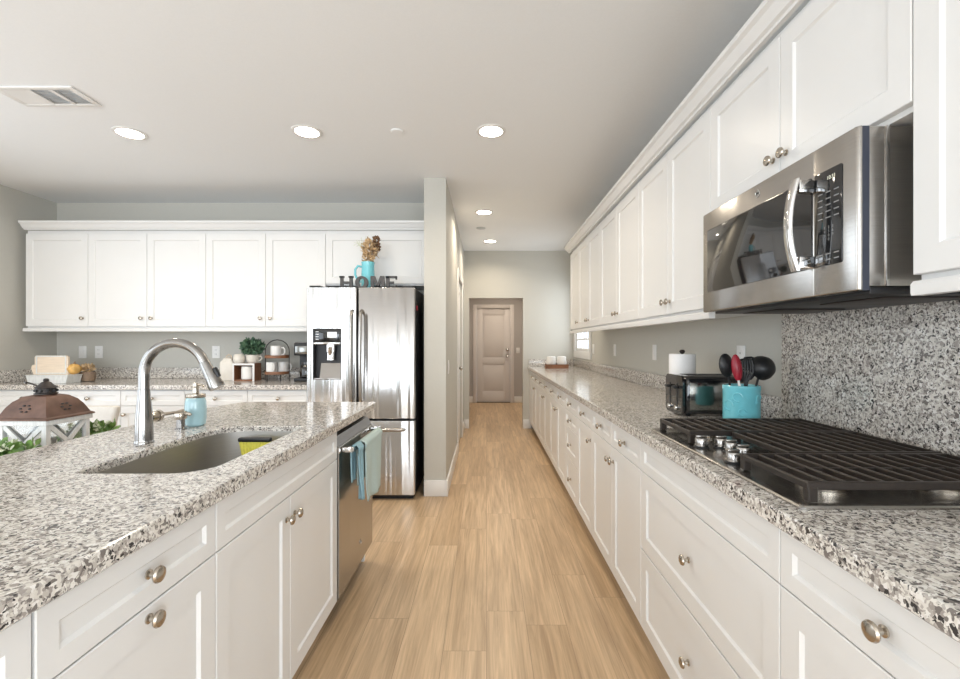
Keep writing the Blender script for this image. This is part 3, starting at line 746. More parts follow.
# things on the fridge: four letters and a jug of dried flowers
ZF = fzt - 0.0004
LH = 0.104
def letter(ch, x, w):
    mb = MB(); t_ = 0.030; y0, y1 = 0.0, 0.022; s = w * 0.30; sf = 0.013
    def b(x0, x1, z0, z1): mb.box(x0, x1, y0, y1, z0, z1)
    if ch == 'H':
        for q in (0, w - s): b(q + 0.004, q + s - 0.004, 0, LH); b(q - 0.003, q + s + 0.003, 0, sf); b(q - 0.003, q + s + 0.003, LH - sf, LH)
        b(s - 0.004, w - s + 0.004, LH * 0.40, LH * 0.58)
    elif ch == 'O':
        n = 28; lo = []
        for k_, yy in ((1, y0), (1, y1), (0.46, y1), (0.46, y0)):
            lo.append([(w/2 + w/2 * (k_ if k_ == 1 else 0.40) * math.cos(2*math.pi*i/n), yy, LH/2 + LH/2 * (k_ if k_ == 1 else 0.62) * math.sin(2*math.pi*i/n)) for i in range(n)])
        L = [mb.loop(l) for l in lo]
        for a, c in zip(L, L[1:] + L[:1]): mb.bridge(a, c)
    elif ch == 'M':
        q = w * 0.24
        for u in (0, w - q): b(u, u + q, 0, LH); b(u - 0.004, u + q + 0.004, 0, sf)
        mb.loft([[(u, y, z) for u, z in ((q * 0.35, LH), (q * 1.3, LH), (w/2 + 0.003, LH * 0.30), (w/2 - 0.011, LH * 0.22))] for y in (y0 + 0.0005, y1 - 0.0005)])
        mb.loft([[(u, y, z) for u, z in ((w - q * 0.35, LH), (w - q * 1.3, LH), (w/2 - 0.003, LH * 0.30), (w/2 + 0.011, LH * 0.22))] for y in (y0 + 0.001, y1 - 0.001)])
    else:
        b(0.003, s + 0.003, 0, LH); b(0, w, 0, sf * 1.35); b(0, w, LH - sf * 1.35, LH); b(s, w * 0.72, LH * 0.42, LH * 0.57)
        b(w - 0.012, w, 0, LH * 0.30); b(w - 0.012, w, LH * 0.72, LH)
    o = mb.build('letter', M['letter'], smooth=False); o.location = (x, 3.714, ZF + 0.0006)
    return o
for ch, px, w, lab in (('H', 339.5, 0.108, 'black slab-serif letter H, first of the word on top of the fridge'), ('O', 355.0, 0.106, 'black letter O, second of the word on top of the fridge'),
                       ('M', 370.5, 0.112, 'black slab-serif letter M, third of the word on the fridge, in front of the jug'), ('E', 385.5, 0.092, 'black slab-serif letter E, last of the word on top of the fridge')):
    tag(letter(ch, (px - CX) * 3.714 / F, w), lab, 'letter', 'letters of the word on top of the fridge')
t = thing('jug', 'turquoise ceramic jug holding dried flowers on top of the fridge', 'jug', (-1.000, 3.84, ZF + 0.0006))
MB().lathe([(0.048, 0), (0.054, 0.006), (0.056, 0.03), (0.055, 0.13), (0.052, 0.205), (0.056, 0.237), (0.053, 0.238), (0.048, 0.21), (0.048, 0.02), (0.001, 0.015)], 28).build('body', M['teal'], t)
MB().tube([(-0.046, 0, 0.198), (-0.085, 0, 0.207), (-0.108, 0, 0.177), (-0.108, 0, 0.132), (-0.088, 0, 0.09), (-0.052, 0, 0.07)], 0.010, 10).build('handle', M['teal'], t)
def leafy(mb, c, rad, n, size, rnd, squash=(1, 1, 1), up=0.3):
    for _ in range(n):
        d = Vector((rnd.gauss(0, 1), rnd.gauss(0, 1), rnd.gauss(0, 1))).normalized()
        rr = rad * rnd.uniform(0.55, 1.0)
        p = Vector((c[0] + d.x * rr * squash[0], c[1] + d.y * rr * squash[1], c[2] + d.z * rr * squash[2]))
        a = (d + Vector((rnd.uniform(-.7, .7), rnd.uniform(-.7, .7), up + rnd.uniform(-.5, .5)))).normalized()
        s = a.cross(Vector((rnd.uniform(-1, 1), rnd.uniform(-1, 1), rnd.uniform(-1, 1)))).normalized()
        nn = s.cross(a); L = size * rnd.uniform(0.7, 1.25); w = L * 0.30
        v = [p, p + a*L*0.35 + s*w, p + a*L*0.75 + s*w*0.8, p + a*L, p + a*L*0.75 - s*w*0.8, p + a*L*0.35 - s*w]
        m1, m2 = p + a*L*0.35 - nn*w*0.25, p + a*L*0.75 - nn*w*0.25
        V = [mb.bm.verts.new(q) for q in v]; A, B = mb.bm.verts.new(m1), mb.bm.verts.new(m2)
        for f in ((V[0], V[1], A), (V[1], V[2], B, A), (V[2], V[3], B), (V[3], V[4], B), (V[4], V[5], A, B), (V[5], V[0], A)): mb.bm.faces.new(f)
    return mb
b = thing('dried_flowers', 'bunch of tan and brown dried flowers standing in the turquoise jug', 'flowers', (-1.000, 3.84, ZF + 0.02))
rnd = random.Random(3)
mb = MB()
for i in range(14):
    a = rnd.uniform(0, 6.28); q = rnd.uniform(0.02, 0.08)
    mb.tube([(0.01 * math.cos(a), 0.01 * math.sin(a), 0.0), (0.025 * math.cos(a), 0.025 * math.sin(a), 0.2), (0.03 + q * math.cos(a), q * math.sin(a), 0.33 + rnd.uniform(0, 0.07))], 0.0018, 5)
mb.build('stem', M['dry'], b)
mb = MB(); leafy(mb, (0.02, 0, 0.325), 0.060, 170, 0.042, rnd, (0.95, 0.8, 1.25), 0.7); leafy(mb, (0.0, 0, 0.245), 0.036, 60, 0.035, rnd, (0.9, 0.8, 1.0), 0.7); mb.build('flower_head', M['dry'], b)
mb = MB()
leafy(mb, (0.075, -0.02, 0.385), 0.022, 50, 0.028, rnd, (1, 1, 1.7), 0.6); leafy(mb, (0.078, -0.01, 0.335), 0.022, 40, 0.025, rnd, (1, 1, 1.4), 0.6); mb.build('seed_head', M['dryd'], b)
mb = MB()
for i in range(16):
    a = rnd.uniform(1.2, 3.3); L = rnd.uniform(0.12, 0.20)
    mb.tube([(-0.005, 0, 0.27), (-0.02 + L * 0.4 * math.cos(a), 0.01, 0.31 + L * 0.4), (-0.02 + L * 0.6 * math.cos(a), 0.015, 0.32 + L * 0.6 * abs(math.sin(a)) + 0.03)], 0.0011, 4)
mb.build('wispy_twig', M['leafw'], b)

# ------------------------------------------------------------------ microwave
t = thing('microwave', 'stainless steel over-the-range microwave with a curved handle and black control panel', 'microwave', (0, 0, 0))
MX, MXB, my0, my1, mz0, mz1 = 0.862, 0.892, 1.058, 1.808, 1.378, 1.764
MB().box(MXB, XR - 0.024, my0 + 0.004, my1 - 0.004, mz0 + 0.012, mz1, 0.002).build('body', M['steel_plain'], t)
MB().box(0.930, 0.938, my0 - 0.0005, my0 + 0.0038, mz0 + 0.012, mz1, 0.0015).build('side_highlight_strip', M['chrome'], t)  # chrome strip added to stand in for a bright upright highlight
MB().box(MXB + 0.01, XR - 0.03, my0 + 0.012, my1 - 0.012, mz0 - 0.006, mz0 + 0.0115, 0.003).build('underside_grille', M['black'], t)
for yy in (1.12, 1.52): MB().box(0.98, 1.20, yy, yy + 0.22, mz0 - 0.010, mz0 - 0.0065, 0.002).build('grease_filter', M['darkiron'], t)
def mwslab(y0, y1, x0, x1, z0, z1, r, name, mat, parent):
    lo = []
    for z, i in ((z0, r), (z0 + r * 0.4, r * 0.25), (z0 + r, 0), (z1 - r, 0), (z1 - r * 0.4, r * 0.25), (z1, r)):
        lo.append([(x0 + i, y0 + 0.006 + i * 0.3, z), (x0 + i + 0.006, y0 + i * 0.3, z), (x1, y0 + i * 0.3, z), (x1, y1 - i * 0.3, z), (x0 + i, y1 - i * 0.3, z)])
    return MB().loft(lo).build(name, mat, parent, angle=50)
ysp = 1.198                                        # seam between the door and the control side
MB().box(MX + 0.0125, MXB - 0.0005, my0 + 0.001, my1 - 0.001, mz0 + 0.002, mz1 - 0.001).build('door_backing', M['slate'], t)
dr_ = mwslab(ysp + 0.001, my1, MX, MX + 0.012, mz0, mz1, 0.005, 'door', M['steel_plain'], t)
ps = mwslab(my0, ysp - 0.001, MX, MX + 0.012, mz0, mz1, 0.005, 'control_side', M['steel_plain'], t)
MB().prism(rrect(ysp + 0.006, 1.772, 1.453, 1.694, [0.006] * 4, 4), 0, 0.002, None, 0.0006).xform(Matrix(((0, 0, -1, MX - 0.0005), (1, 0, 0, 0), (0, 1, 0, 0), (0, 0, 0, 1)))).build('window', M['glass'], dr_)
cpn = MB().prism(rrect(1.100, ysp - 0.005, 1.453, 1.694, [0.006] * 4, 4), 0, 0.002, None, 0.0006).xform(Matrix(((0, 0, -1, MX - 0.0005), (1, 0, 0, 0), (0, 1, 0, 0), (0, 0, 0, 1)))).build('control_panel', M['gloss'], ps)
hy = ysp + 0.004
pts = [(MX - 0.026 - 0.040 * math.sin(math.pi * (0.16 + 0.68 * i / 12)), hy, 1.446 + 0.242 * i / 12) for i in range(13)]
hb = MB(); lo = []
for i, p in enumerate(pts):
    lo.append([(p[0] + u, p[1] + v, p[2]) for u, v in ((-0.006, -0.010), (-0.006, 0.010), (-0.003, 0.013), (0.004, 0.013), (0.006, 0.010), (0.006, -0.010), (0.004, -0.013), (-0.003, -0.013))])
hh = hb.loft(lo).build('handle', M['chrome'], dr_, angle=50)
for z in (1.468, 1.668): MB().box(MX - 0.042, MX - 0.0027, hy - 0.011, hy + 0.011, z - 0.016, z + 0.016, 0.002).build('handle_mount', M['chrome'], hh)
badge(dr_, (MX - 0.0003, 1.446, 1.732), 0.0125, '-x')
def text(body, parent, mat, size, loc, name):
    """Raised lettering on a face that looks to -x."""
    cu = bpy.data.curves.new(name, 'FONT'); cu.body = body; cu.size = size; cu.extrude = 0.0002
    cu.align_x = 'CENTER'; cu.space_line = 1.0; cu.materials.append(mat)
    tmp = bpy.data.objects.new(name, cu); me = bpy.data.meshes.new_from_object(tmp); bpy.data.objects.remove(tmp); bpy.data.curves.remove(cu)
    if not me.materials: me.materials.append(mat)
    o = bpy.data.objects.new(name, me); C.objects.link(o); o.parent = parent
    o.location = loc; o.rotation_euler = (R(90), 0, R(-90))
    return o
yc = (1.100 + ysp - 0.005) / 2
text('10:31', cpn, M['digit'], 0.013, (MX - 0.0029, yc - 0.012, 1.668), 'display_text')
text('1   2   3\n4   5   6\n7   8   9\n0', cpn, M['legend'], 0.010, (MX - 0.0029, yc - 0.004, 1.545), 'keypad_lettering')
mb = MB()
for r_ in range(5):
    for c_ in range(3):
        y = yc - 0.037 + c_ * 0.027; z = 1.572 + r_ * 0.016
        mb.box(MX - 0.0032, MX - 0.0026, y, y + 0.016, z, z + 0.003)
for r_ in range(2):
    for c_ in range(3):
        y = yc - 0.037 + c_ * 0.027; z = 1.466 + r_ * 0.014
        mb.box(MX - 0.0032, MX - 0.0026, y, y + 0.016, z, z + 0.003)
mb.build('button_lettering', M['legend'], cpn)

# ------------------------------------------------------------------ cooktop
CZ = ZC + 0.0006
t = thing('cooktop', 'stainless steel gas cooktop with black cast iron grates and five knobs', 'cooktop', (0, 0, CZ))
cy0, cy1, cx0, cx1 = 0.930, 1.782, 0.642, 1.232
MB().loft([[(x, y, z) for x, y in rrect(cx0 + i, cx1 - i, cy0 + i, cy1 - i, 0.012, 4)] for i, z in ((0, 0), (0, 0.004), (0.003, 0.0075), (0.016, 0.0085), (0.024, 0.0065))]).build('tray', M['steel_plain'], t, angle=40)
kb0 = None
for (x, y) in ((0.690, 1.462), (0.690, 1.272), (0.750, 1.455), (0.752, 1.398), (0.752, 1.332)):
    if kb0 is None:
        kb0 = MB().lathe([(0.0205, 0.0), (0.0205, 0.010), (0.0195, 0.011), (0.019, 0.026), (0.0175, 0.0285), (0.001, 0.029)], 24, (0, 0, 0)).build('control_knob', M['knobsteel'], t)
        mb = MB(); mb.box(-0.017, 0.017, -0.0045, 0.0045, 0.0292, 0.036, 0.002); mb.build('grip', M['knobsteel'], kb0)
        MB().lathe([(0.0235, -0.0018), (0.0235, 0.0), (0.0207, 0.0015), (0.0207, 0.004)], 24, (0, 0, 0), cap0=False, cap1=False).build('bezel', M['black'], kb0)
        o = kb0
    else:
        o = kb0.copy(); C.objects.link(o)
        for ch in kb0.children:
            q = ch.copy(); C.objects.link(q); q.parent = o
    o.location = (x, y, 0.0085)
def burner(x, y, r):
    b = MB().lathe([(r * 1.35, 0.0), (r * 1.35, 0.004), (r, 0.006), (r, 0.016), (r * 0.98, 0.0175)], 28, (x, y, 0.0068)).build('burner', M['nickel'], t)
    MB().lathe([(r * 0.92, 0.0), (r * 0.95, 0.003), (r * 0.9, 0.006), (r * 0.5, 0.0075), (0.001, 0.0075)], 28, (x, y, 0.0248)).build('burner_cap', M['steel_dark'], b)
for a in ((0.79, 1.07, 0.040), (1.07, 1.07, 0.047), (1.0, 1.355, 0.058), (0.79, 1.64, 0.047), (1.07, 1.64, 0.040)): burner(*a)
def grate(x0, x1, y0, y1, n, ribs):
    mb = MB(); z0, z1 = 0.0345, 0.0495
    w = 0.0042
    for i in range(n):
        x = x0 + (x1 - x0) * i / (n - 1)
        mb.box(x - w, x + w, y0 + 0.003, y1 - 0.003, z0, z1, 0.002, 1)
    for y in ribs: mb.box(x0 - w, x1 + w, y - w, y + w, z0 - 0.003, z1 - 0.0035, 0.002, 1)
    for y in (y0 + 0.006, y1 - 0.006): mb.box(x0 - w - 0.001, x1 + w + 0.001, y - 0.006, y + 0.006, z0 - 0.001, z1 + 0.0006, 0.002, 1)
    for x in (x0 + 0.006, x1 - 0.006):
        for y in (y0 + 0.008, y1 - 0.008): mb.box(x - 0.010, x + 0.010, y - 0.010, y + 0.010, 0.0087, z0 + 0.006, 0.002, 1)
    mb.build('grate', M['iron'], t)
grate(0.676, 1.212, 0.950, 1.205, 14, (1.0775,))
grate(0.812, 1.212, 1.213, 1.497, 11, (1.355,))
grate(0.676, 1.212, 1.505, 1.762, 14, (1.6335,))
t = thing('spoon_rest', 'white ceramic spoon rest on the worktop at the right edge of the photo', 'spoon rest', (0.985, 0.835, CZ))
MB().lathe([(0.055, 0), (0.075, 0.004), (0.088, 0.014), (0.092, 0.026), (0.089, 0.027), (0.080, 0.016), (0.06, 0.008), (0.001, 0.006)], 36, sx=1.05, sy=0.62).build('bowl', M['white'], t)
MB().tube([(0.09, 0, 0.022), (0.13, -0.01, 0.024), (0.17, -0.02, 0.026)], [0.016, 0.014, 0.012], 10, 0.4).build('handle', M['white'], t)

# ------------------------------------------------------------------ things on the right worktop
t = thing('utensil_crock', 'turquoise embossed utensil crock beside the cooktop', 'crock', (1.067, 1.905, CZ))
r = 0.0705; hh_ = 0.166
MB().lathe([(r - 0.006, 0), (r, 0.005), (r, hh_ - 0.020), (r + 0.0015, hh_ - 0.017), (r + 0.0015, hh_ - 0.003), (r - 0.001, hh_), (r - 0.007, hh_), (r - 0.008, hh_ - 0.01), (r - 0.008, 0.012), (0.001, 0.010)], 40).build('body', M['teal'], t, angle=30)
for (a0, zc, s) in ((-58, 0.115, 0.016), (-130, 0.12, 0.018), (-160, 0.085, 0.020), (-115, 0.06, 0.014)):
    def on(a, z): return ((r + 0.0008) * math.cos(R(a)), (r + 0.0008) * math.sin(R(a)), z)
    mb = MB(); mb.tube([on(a0 + math.degrees(s / r) * math.cos(k_ * 0.55), zc + s * math.sin(k_ * 0.55)) for k_ in range(10)], 0.0028, 6)
    mb.tube([on(a0 + math.degrees(s / r) * 1.2 * math.cos(k_ * 0.3 + 2), zc - s * 0.9 + s * 0.4 * math.sin(k_ * 0.9)) for k_ in range(8)], 0.0022, 6)
    mb.build('embossed_pattern', M['teal'], t)
def utensil(name, label, mat, fx, fy, lean, yaw, L, head):
    """Local z runs up the handle; the foot stands in the crock."""
    o = thing(name, label, 'utensil', (1.067 + fx, 1.905 + fy, CZ + 0.0145), 0)
    o.rotation_euler = (R(lean[1]), R(lean[0]), R(yaw))
    head(o, mat, L); return o
def h_handle(o, mat, L, r0=0.006, r1=0.0045): MB().tube([(0, 0, 0), (0, 0, L * 0.5), (0, 0, L)], [r0, r0 * 0.9, r1], 10).build('handle', mat, o)
def spoon_head(sx, sz, deep):
    def f(o, mat, L):
        h_handle(o, M['white'] if mat is M['red'] else mat, L)
        mb = MB(); n, m_ = 20, 5; top = []; 
        for side in (0, 1):
            rings = []
            for j in range(1, m_ + 1):
                q = j / m_
                rings.append([(sx * q * math.cos(2*math.pi*i/n), -deep * (1 - q * q) + side * 0.004 * (1 if side else 0), L + sz * 0.92 + sz * q * math.sin(2*math.pi*i/n)) for i in range(n)])
            V = [mb.loop(rg) for rg in rings]
            cv = mb.bm.verts.new((0, -deep + side * 0.004, L + sz * 0.92))
            for i in range(n): mb.bm.faces.new((cv, V[0][i], V[0][(i+1) % n]))
            for a, c in zip(V, V[1:]): mb.bridge(a, c)
            top.append(V[-1])
        mb.bridge(top[0], top[1]); mb.build('head', mat, o, angle=60)
    return f
def ladle_head(o, mat, L):
    h_handle(o, mat, L)
    mb = MB(); mb.lathe([(0.001, 0.0), (0.022, 0.003), (0.040, 0.014), (0.050, 0.034), (0.052, 0.048), (0.049, 0.048), (0.046, 0.034), (0.034, 0.017), (0.018, 0.007), (0.001, 0.005)], 28)
    mb.xform(Matrix.Translation((0.0, -0.02, L + 0.035)) @ Matrix.Rotation(R(-105), 4, 'X') @ Matrix.Translation((0, 0, -0.03)))
    mb.build('bowl', mat, o)
def slotted_head(o, mat, L):
    h_handle(o, mat, L)
    mb = MB()
    for x in (-0.030, -0.018, -0.006, 0.006, 0.018, 0.030): mb.tube([(x * 0.35, 0, L - 0.004), (x, -0.004, L + 0.03), (x, -0.003, L + 0.065), (x * 0.8, 0, L + 0.086)], 0.0042, 8)
    mb.tube([(-0.024, 0, L + 0.084), (0, 0, L + 0.090), (0.024, 0, L + 0.084)], 0.004, 8); mb.tube([(-0.027, -0.004, L + 0.045), (0.027, -0.004, L + 0.045)], 0.003, 8)
    mb.build('slotted_head', mat, o)
def whisk_head(o, mat, L):
    h_handle(o, mat, L)
    mb = MB()
    for k_ in range(5):
        a = math.pi * k_ / 5
        mb.tube([(math.cos(a) * 0.027 * math.sin(math.pi * i / 12) ** 0.8 * 1, math.sin(a) * 0.027 * math.sin(math.pi * i / 12) ** 0.8, L - 0.005 + 0.095 * i / 12) for i in range(13)], 0.0022, 6)
    mb.build('whisk_wires', mat, o)
utensil('serving_spoon', 'black serving spoon leaning left in the turquoise crock', M['black'], -0.022, 0.002, (-11, 0), 12, 0.192, spoon_head(0.033, 0.050, 0.014))
utensil('spatula_spoon', 'red silicone spoon with a white handle in the turquoise crock', M['red'], -0.012, -0.044, (-7, 0), -18, 0.175, spoon_head(0.0195, 0.056, 0.010))
utensil('slotted_turner', 'black slotted turner in the middle of the turquoise crock', M['black'], 0.000, -0.018, (2, 0), 5, 0.172, slotted_head)
utensil('pasta_server', 'black slotted server behind the turner in the turquoise crock', M['black'], 0.008, 0.02, (9, 0), -8, 0.180, slotted_head)
utensil('ladle', 'large black ladle leaning right in the turquoise crock', M['black'], 0.020, -0.008, (16, 0), 10, 0.200, ladle_head)

t = thing('toaster', 'shiny black toaster with steel sides beside the turquoise crock', 'toaster', (0.905, 2.105, CZ))
def tl(i, z): return [(x, y, z) for x, y in rrect(0.012 + i, 0.30 - i, 0 + i, 0.19 - i, 0.028, 6)]
mb = MB(); mb.loft([tl(0.006, 0.012), tl(0.002, 0.02), tl(0, 0.03), tl(0.0, 0.160), tl(0.004, 0.176), tl(0.014, 0.185), tl(0.03, 0.188)])
mb.build('shell', M['gloss'], t, angle=40)
mb = MB()
mb.box(0.035, 0.28, -0.0022, -0.0005, 0.030, 0.158, 0.0005)
mb.build('side_panel', M['smoked'], t)
MB().loft([[(x, y, z) for y, z in rrect(-0.003, 0.193, 0.006, 0.190, 0.03, 6)] for x in (0.0, 0.006, 0.0115)]).build('end_panel', M['gloss'], t, angle=40)
for y in (0.055, 0.135): MB().box(-0.0015, -0.0003, y - 0.006, y + 0.006, 0.05, 0.15).build('lever_track', M['dark'], t)
for y in (0.055, 0.135): MB().box(-0.022, -0.0018, y - 0.017, y + 0.017, 0.125, 0.139, 0.004).build('lever', M['black'], t)
mb = MB()
for y in (0.055, 0.135): mb.lathe([(0.011, 0), (0.011, 0.008), (0.009, 0.011), (0.001, 0.0115)], 16, (-0.0018, y, 0.035), '-x')
mb.build('browning_dial', M['chrome'], t)
mb = MB()
for y in (0.06, 0.13): mb.box(0.05, 0.262, y - 0.016, y + 0.016, 0.1884, 0.1895)
mb.build('slot', M['dark'], t)
mb = MB()
for x in (0.04, 0.27):
    for y in (0.03, 0.16): mb.lathe([(0.01, 0), (0.012, 0.0115)], 12, (x, y, 0))
mb.build('foot', M['black'], t)

t = thing('paper_towel_holder', 'black upright paper towel holder behind the toaster', 'holder', (1.058, 2.46, CZ))
MB().lathe([(0.075, 0), (0.078, 0.004), (0.074, 0.010), (0.012, 0.013)], 28).build('base', M['darkiron'], t)
MB().lathe([(0.006, 0.0135), (0.006, 0.284)], 14).build('rod', M['darkiron'], t)
MB().lathe([(0.007, 0.2845), (0.012, 0.289), (0.015, 0.297), (0.010, 0.304), (0.001, 0.306)], 18).build('finial', M['darkiron'], t)
tag(MB().lathe([(0.0205, 0.0), (0.066, 0.0), (0.067, 0.002), (0.067, 0.266), (0.066, 0.268), (0.0205, 0.268), (0.0205, 0.0)], 36, cap0=False, cap1=False).build('paper_towel_roll', M['paper']), 'white paper towel roll on its holder behind the toaster', 'paper towels').location = (1.058, 2.46, CZ + 0.0140)

t = thing('tray', 'small brown wooden tray at the far end of the right worktop', 'tray', (0.945, 6.15, CZ))
mb = MB(); mb.box(-0.15, 0.15, -0.085, 0.085, 0, 0.01)
for (a, b_, c_, d_) in ((-0.15, 0.15, -0.085, -0.075), (-0.15, 0.15, 0.075, 0.085), (-0.15, -0.14, -0.075, 0.075), (0.14, 0.15, -0.075, 0.075)): mb.box(a, b_, c_, d_, 0.01, 0.055)
mb.build('tray_body', M['wood'], t)
for x, lab in ((-0.070, 'white ribbed jar on the left half of the far brown tray'), (0.070, 'white ribbed jar on the right half of the far brown tray')):
    j = thing('jar', lab, 'jar', (0.945 + x, 6.15, CZ + 0.0106), 0, 'white jars on the far tray')
    MB().lathe([(0.055, 0), (0.062, 0.01), (0.064, 0.08), (0.060, 0.12), (0.056, 0.128)], 24).build('body', M['white'], j)
    MB().lathe([(0.060, 0.1285), (0.061, 0.138), (0.052, 0.150), (0.001, 0.153)], 24).build('lid', M['white'], j)

# ------------------------------------------------------------------ things on the back worktop
def mug(label, loc, s=1.0, group='white mugs on the tiered tray', mat='white', rz=0.0):
    m = thing('mug', label, 'mug', loc, rz, group)
    MB().lathe([(0.034*s, 0), (0.040*s, 0.005*s), (0.042*s, 0.02*s), (0.042*s, 0.088*s), (0.040*s, 0.090*s), (0.038*s, 0.086*s), (0.038*s, 0.012*s), (0.001, 0.010*s)], 24).build('cup', M[mat], m)
    MB().tube([(0.040*s, 0, 0.074*s), (0.058*s, 0, 0.076*s), (0.068*s, 0, 0.060*s), (0.068*s, 0, 0.036*s), (0.058*s, 0, 0.020*s), (0.040*s, 0, 0.020*s)], 0.0055*s, 8).build('handle', M[mat], m)
    return m
Bx = lambda px, d: (px - CX) * d / F
t = thing('canister', 'cream house-shaped ceramic canister left of the wooden crate', 'canister', (Bx(229.0, 4.19), 4.19, CZ))
MB().loft([[(x, y, z) for x, y in rrect(-a, a, -b_, b_, 0.012, 4)] for a, b_, z in ((0.060, 0.045, 0), (0.062, 0.047, 0.006), (0.063, 0.048, 0.15), (0.058, 0.045, 0.170), (0.040, 0.034, 0.190))]).build('body', M['cream'], t)
MB().loft([[(x, y, z) for x, y in rrect(-a, a, -b_, b_, 0.008, 4)] for a, b_, z in ((0.041, 0.035, 0.1905), (0.041, 0.035, 0.198), (0.018, 0.018, 0.212))]).build('lid', M['cream'], t)
MB().tube([(0.024 * math.cos(R(a)), 0, 0.210 + 0.022 * math.sin(R(a))) for a in range(0, 181, 20)], 0.0035, 8).build('rope_handle', M['pale'], t)
cxp = Bx(247.2, 4.15)
t = thing('crate', 'small white edged wooden crate with an open front on the back counter', 'crate', (cxp, 4.15, CZ))
w2, ch_ = 0.098, 0.158
mb = MB(); mb.box(-w2, -w2 + 0.014, -0.06, 0.06, 0, ch_); mb.box(w2 - 0.014, w2, -0.06, 0.06, 0, ch_); mb.box(-w2 + 0.014, w2 - 0.014, -0.06, 0.06, ch_ - 0.014, ch_); mb.box(-w2 + 0.014, w2 - 0.014, -0.06, 0.06, 0, 0.012); mb.box(-w2 + 0.014, w2 - 0.014, 0.05, 0.06, 0.012, ch_ - 0.014)
mb.build('crate_body', M['wood'], t)
mb = MB(); y0, y1 = -0.0665, -0.0605
mb.box(w2 - 0.016, w2, y0, y1, 0, ch_); mb.box(-w2, w2 - 0.016, y0, y1, ch_ - 0.016, ch_); mb.box(-w2, -w2 + 0.012, y0, y1, 0, ch_ - 0.016)
mb.build('front_trim', M['white'], t)
j = thing('canister', 'white round jar standing inside the wooden crate', 'jar', (cxp + 0.012, 4.14, CZ + 0.0126))
MB().lathe([(0.048, 0), (0.054, 0.006), (0.054, 0.095), (0.050, 0.102)], 24).build('body', M['white'], j)
MB().lathe([(0.052, 0.1025), (0.052, 0.114), (0.045, 0.118), (0.001, 0.119)], 24).build('lid', M['white'], j)
t = thing('pot', 'round white speckled pot on the left of the wooden crate', 'pot', (cxp - 0.056, 4.12, CZ + ch_ + 0.0006))
MB().lathe([(0.036, 0), (0.046, 0.012), (0.051, 0.04), (0.047, 0.068), (0.036, 0.080), (0.034, 0.082), (0.033, 0.075), (0.040, 0.05), (0.035, 0.012), (0.001, 0.010)], 24).build('body', M['cream'], t)
t = thing('potted_plant', 'bushy green plant in a white pot with a handle on top of the wooden crate', 'plant', (cxp + 0.052, 4.15, CZ + ch_ + 0.0006))
MB().lathe([(0.038, 0), (0.048, 0.012), (0.054, 0.04), (0.055, 0.070), (0.056, 0.076), (0.052, 0.076), (0.048, 0.05), (0.038, 0.02), (0.001, 0.016)], 24).build('pot', M['cream'], t)
MB().tube([(0.054, 0, 0.062), (0.075, 0, 0.060), (0.082, 0, 0.042), (0.068, 0, 0.024), (0.050, 0, 0.022)], 0.006, 8).build('pot_handle', M['cream'], t)
rnd = random.Random(5)
mb = MB(); leafy(mb, (-0.005, 0, 0.145), 0.082, 330, 0.042, rnd, (1.05, 0.85, 0.75), 0.3); leafy(mb, (-0.05, 0.03, 0.135), 0.05, 90, 0.035, rnd, (1, 0.8, 0.9), 0.2); mb.build('foliage', M['leafd'], t)
mb = MB()
for i in range(12):
    a = i * 0.55; mb.tube([(0, 0, 0.03), (0.02 * math.cos(a), 0.02 * math.sin(a), 0.08), (0.05 * math.cos(a), 0.05 * math.sin(a), 0.15)], 0.0018, 5)
mb.build('stem', M['leafd'], t)
sx_ = Bx(277.3, 4.12)
t = thing('tiered_tray', 'two-tier wooden tray stand with a dark iron hoop on the back counter', 'tray', (sx_, 4.12, CZ))
for z in (0.060, 0.205):
    MB().lathe([(0.100, 0), (0.104, 0.003), (0.104, 0.026), (0.101, 0.026), (0.099, 0.010), (0.001, 0.009)], 32, (0, 0, z)).build('tier', M['wood'], t)
pts = [(-0.108, 0, 0.0), (-0.108, 0, 0.27)] + [(0.108 * math.cos(R(a)), 0, 0.27 + 0.100 * math.sin(R(a))) for a in range(165, -1, -15)] + [(0.108, 0, 0.0)]
MB().tube(pts, 0.0042, 8).build('hoop', M['darkiron'], t)
for s_ in (-1, 1): MB().tube([(s_ * 0.060, -0.07, 0.0), (s_ * 0.060, -0.07, 0.0595)], 0.006, 8).build('leg', M['darkiron'], t)
mug('white mug on the upper tier of the tray stand', (sx_ + 0.0, 4.10, CZ + 0.205 + 0.0105), 1.12)
mug('white mug on the left of the lower tier of the tray stand', (sx_ - 0.036, 4.090, CZ + 0.060 + 0.0105), 1.10, rz=R(-50))
mug('white mug on the right of the lower tier, behind the other mug', (sx_ + 0.034, 4.156, CZ + 0.060 + 0.0105), 1.10)
t = thing('coffee_maker', 'black coffee maker with a silver band half hidden behind the fridge', 'coffee maker', (Bx(293.6, 4.02), 4.02, CZ))
mb = MB(); mb.box(0, 0.20, 0.0, 0.24, 0, 0.03, 0.006); mb.box(0, 0.20, 0.13, 0.24, 0.03, 0.23, 0.004); mb.box(0, 0.20, 0.0, 0.24, 0.23, 0.345, 0.010)
mb.build('housing', M['black'], t)
MB().box(0.016, 0.184, -0.004, -0.0004, 0.245, 0.315, 0.001).build('front_band', M['smoked'], t)
MB().box(0.005, 0.195, 0.002, 0.10, 0.3455, 0.352, 0.002).build('top_lid', M['smoked'], t)
cf = MB().lathe([(0.050, 0.0), (0.066, 0.012), (0.070, 0.07), (0.056, 0.115), (0.050, 0.120), (0.050, 0.14)], 24, (0.10, 0.062, 0.0305)).build('carafe', M['glass'], t)
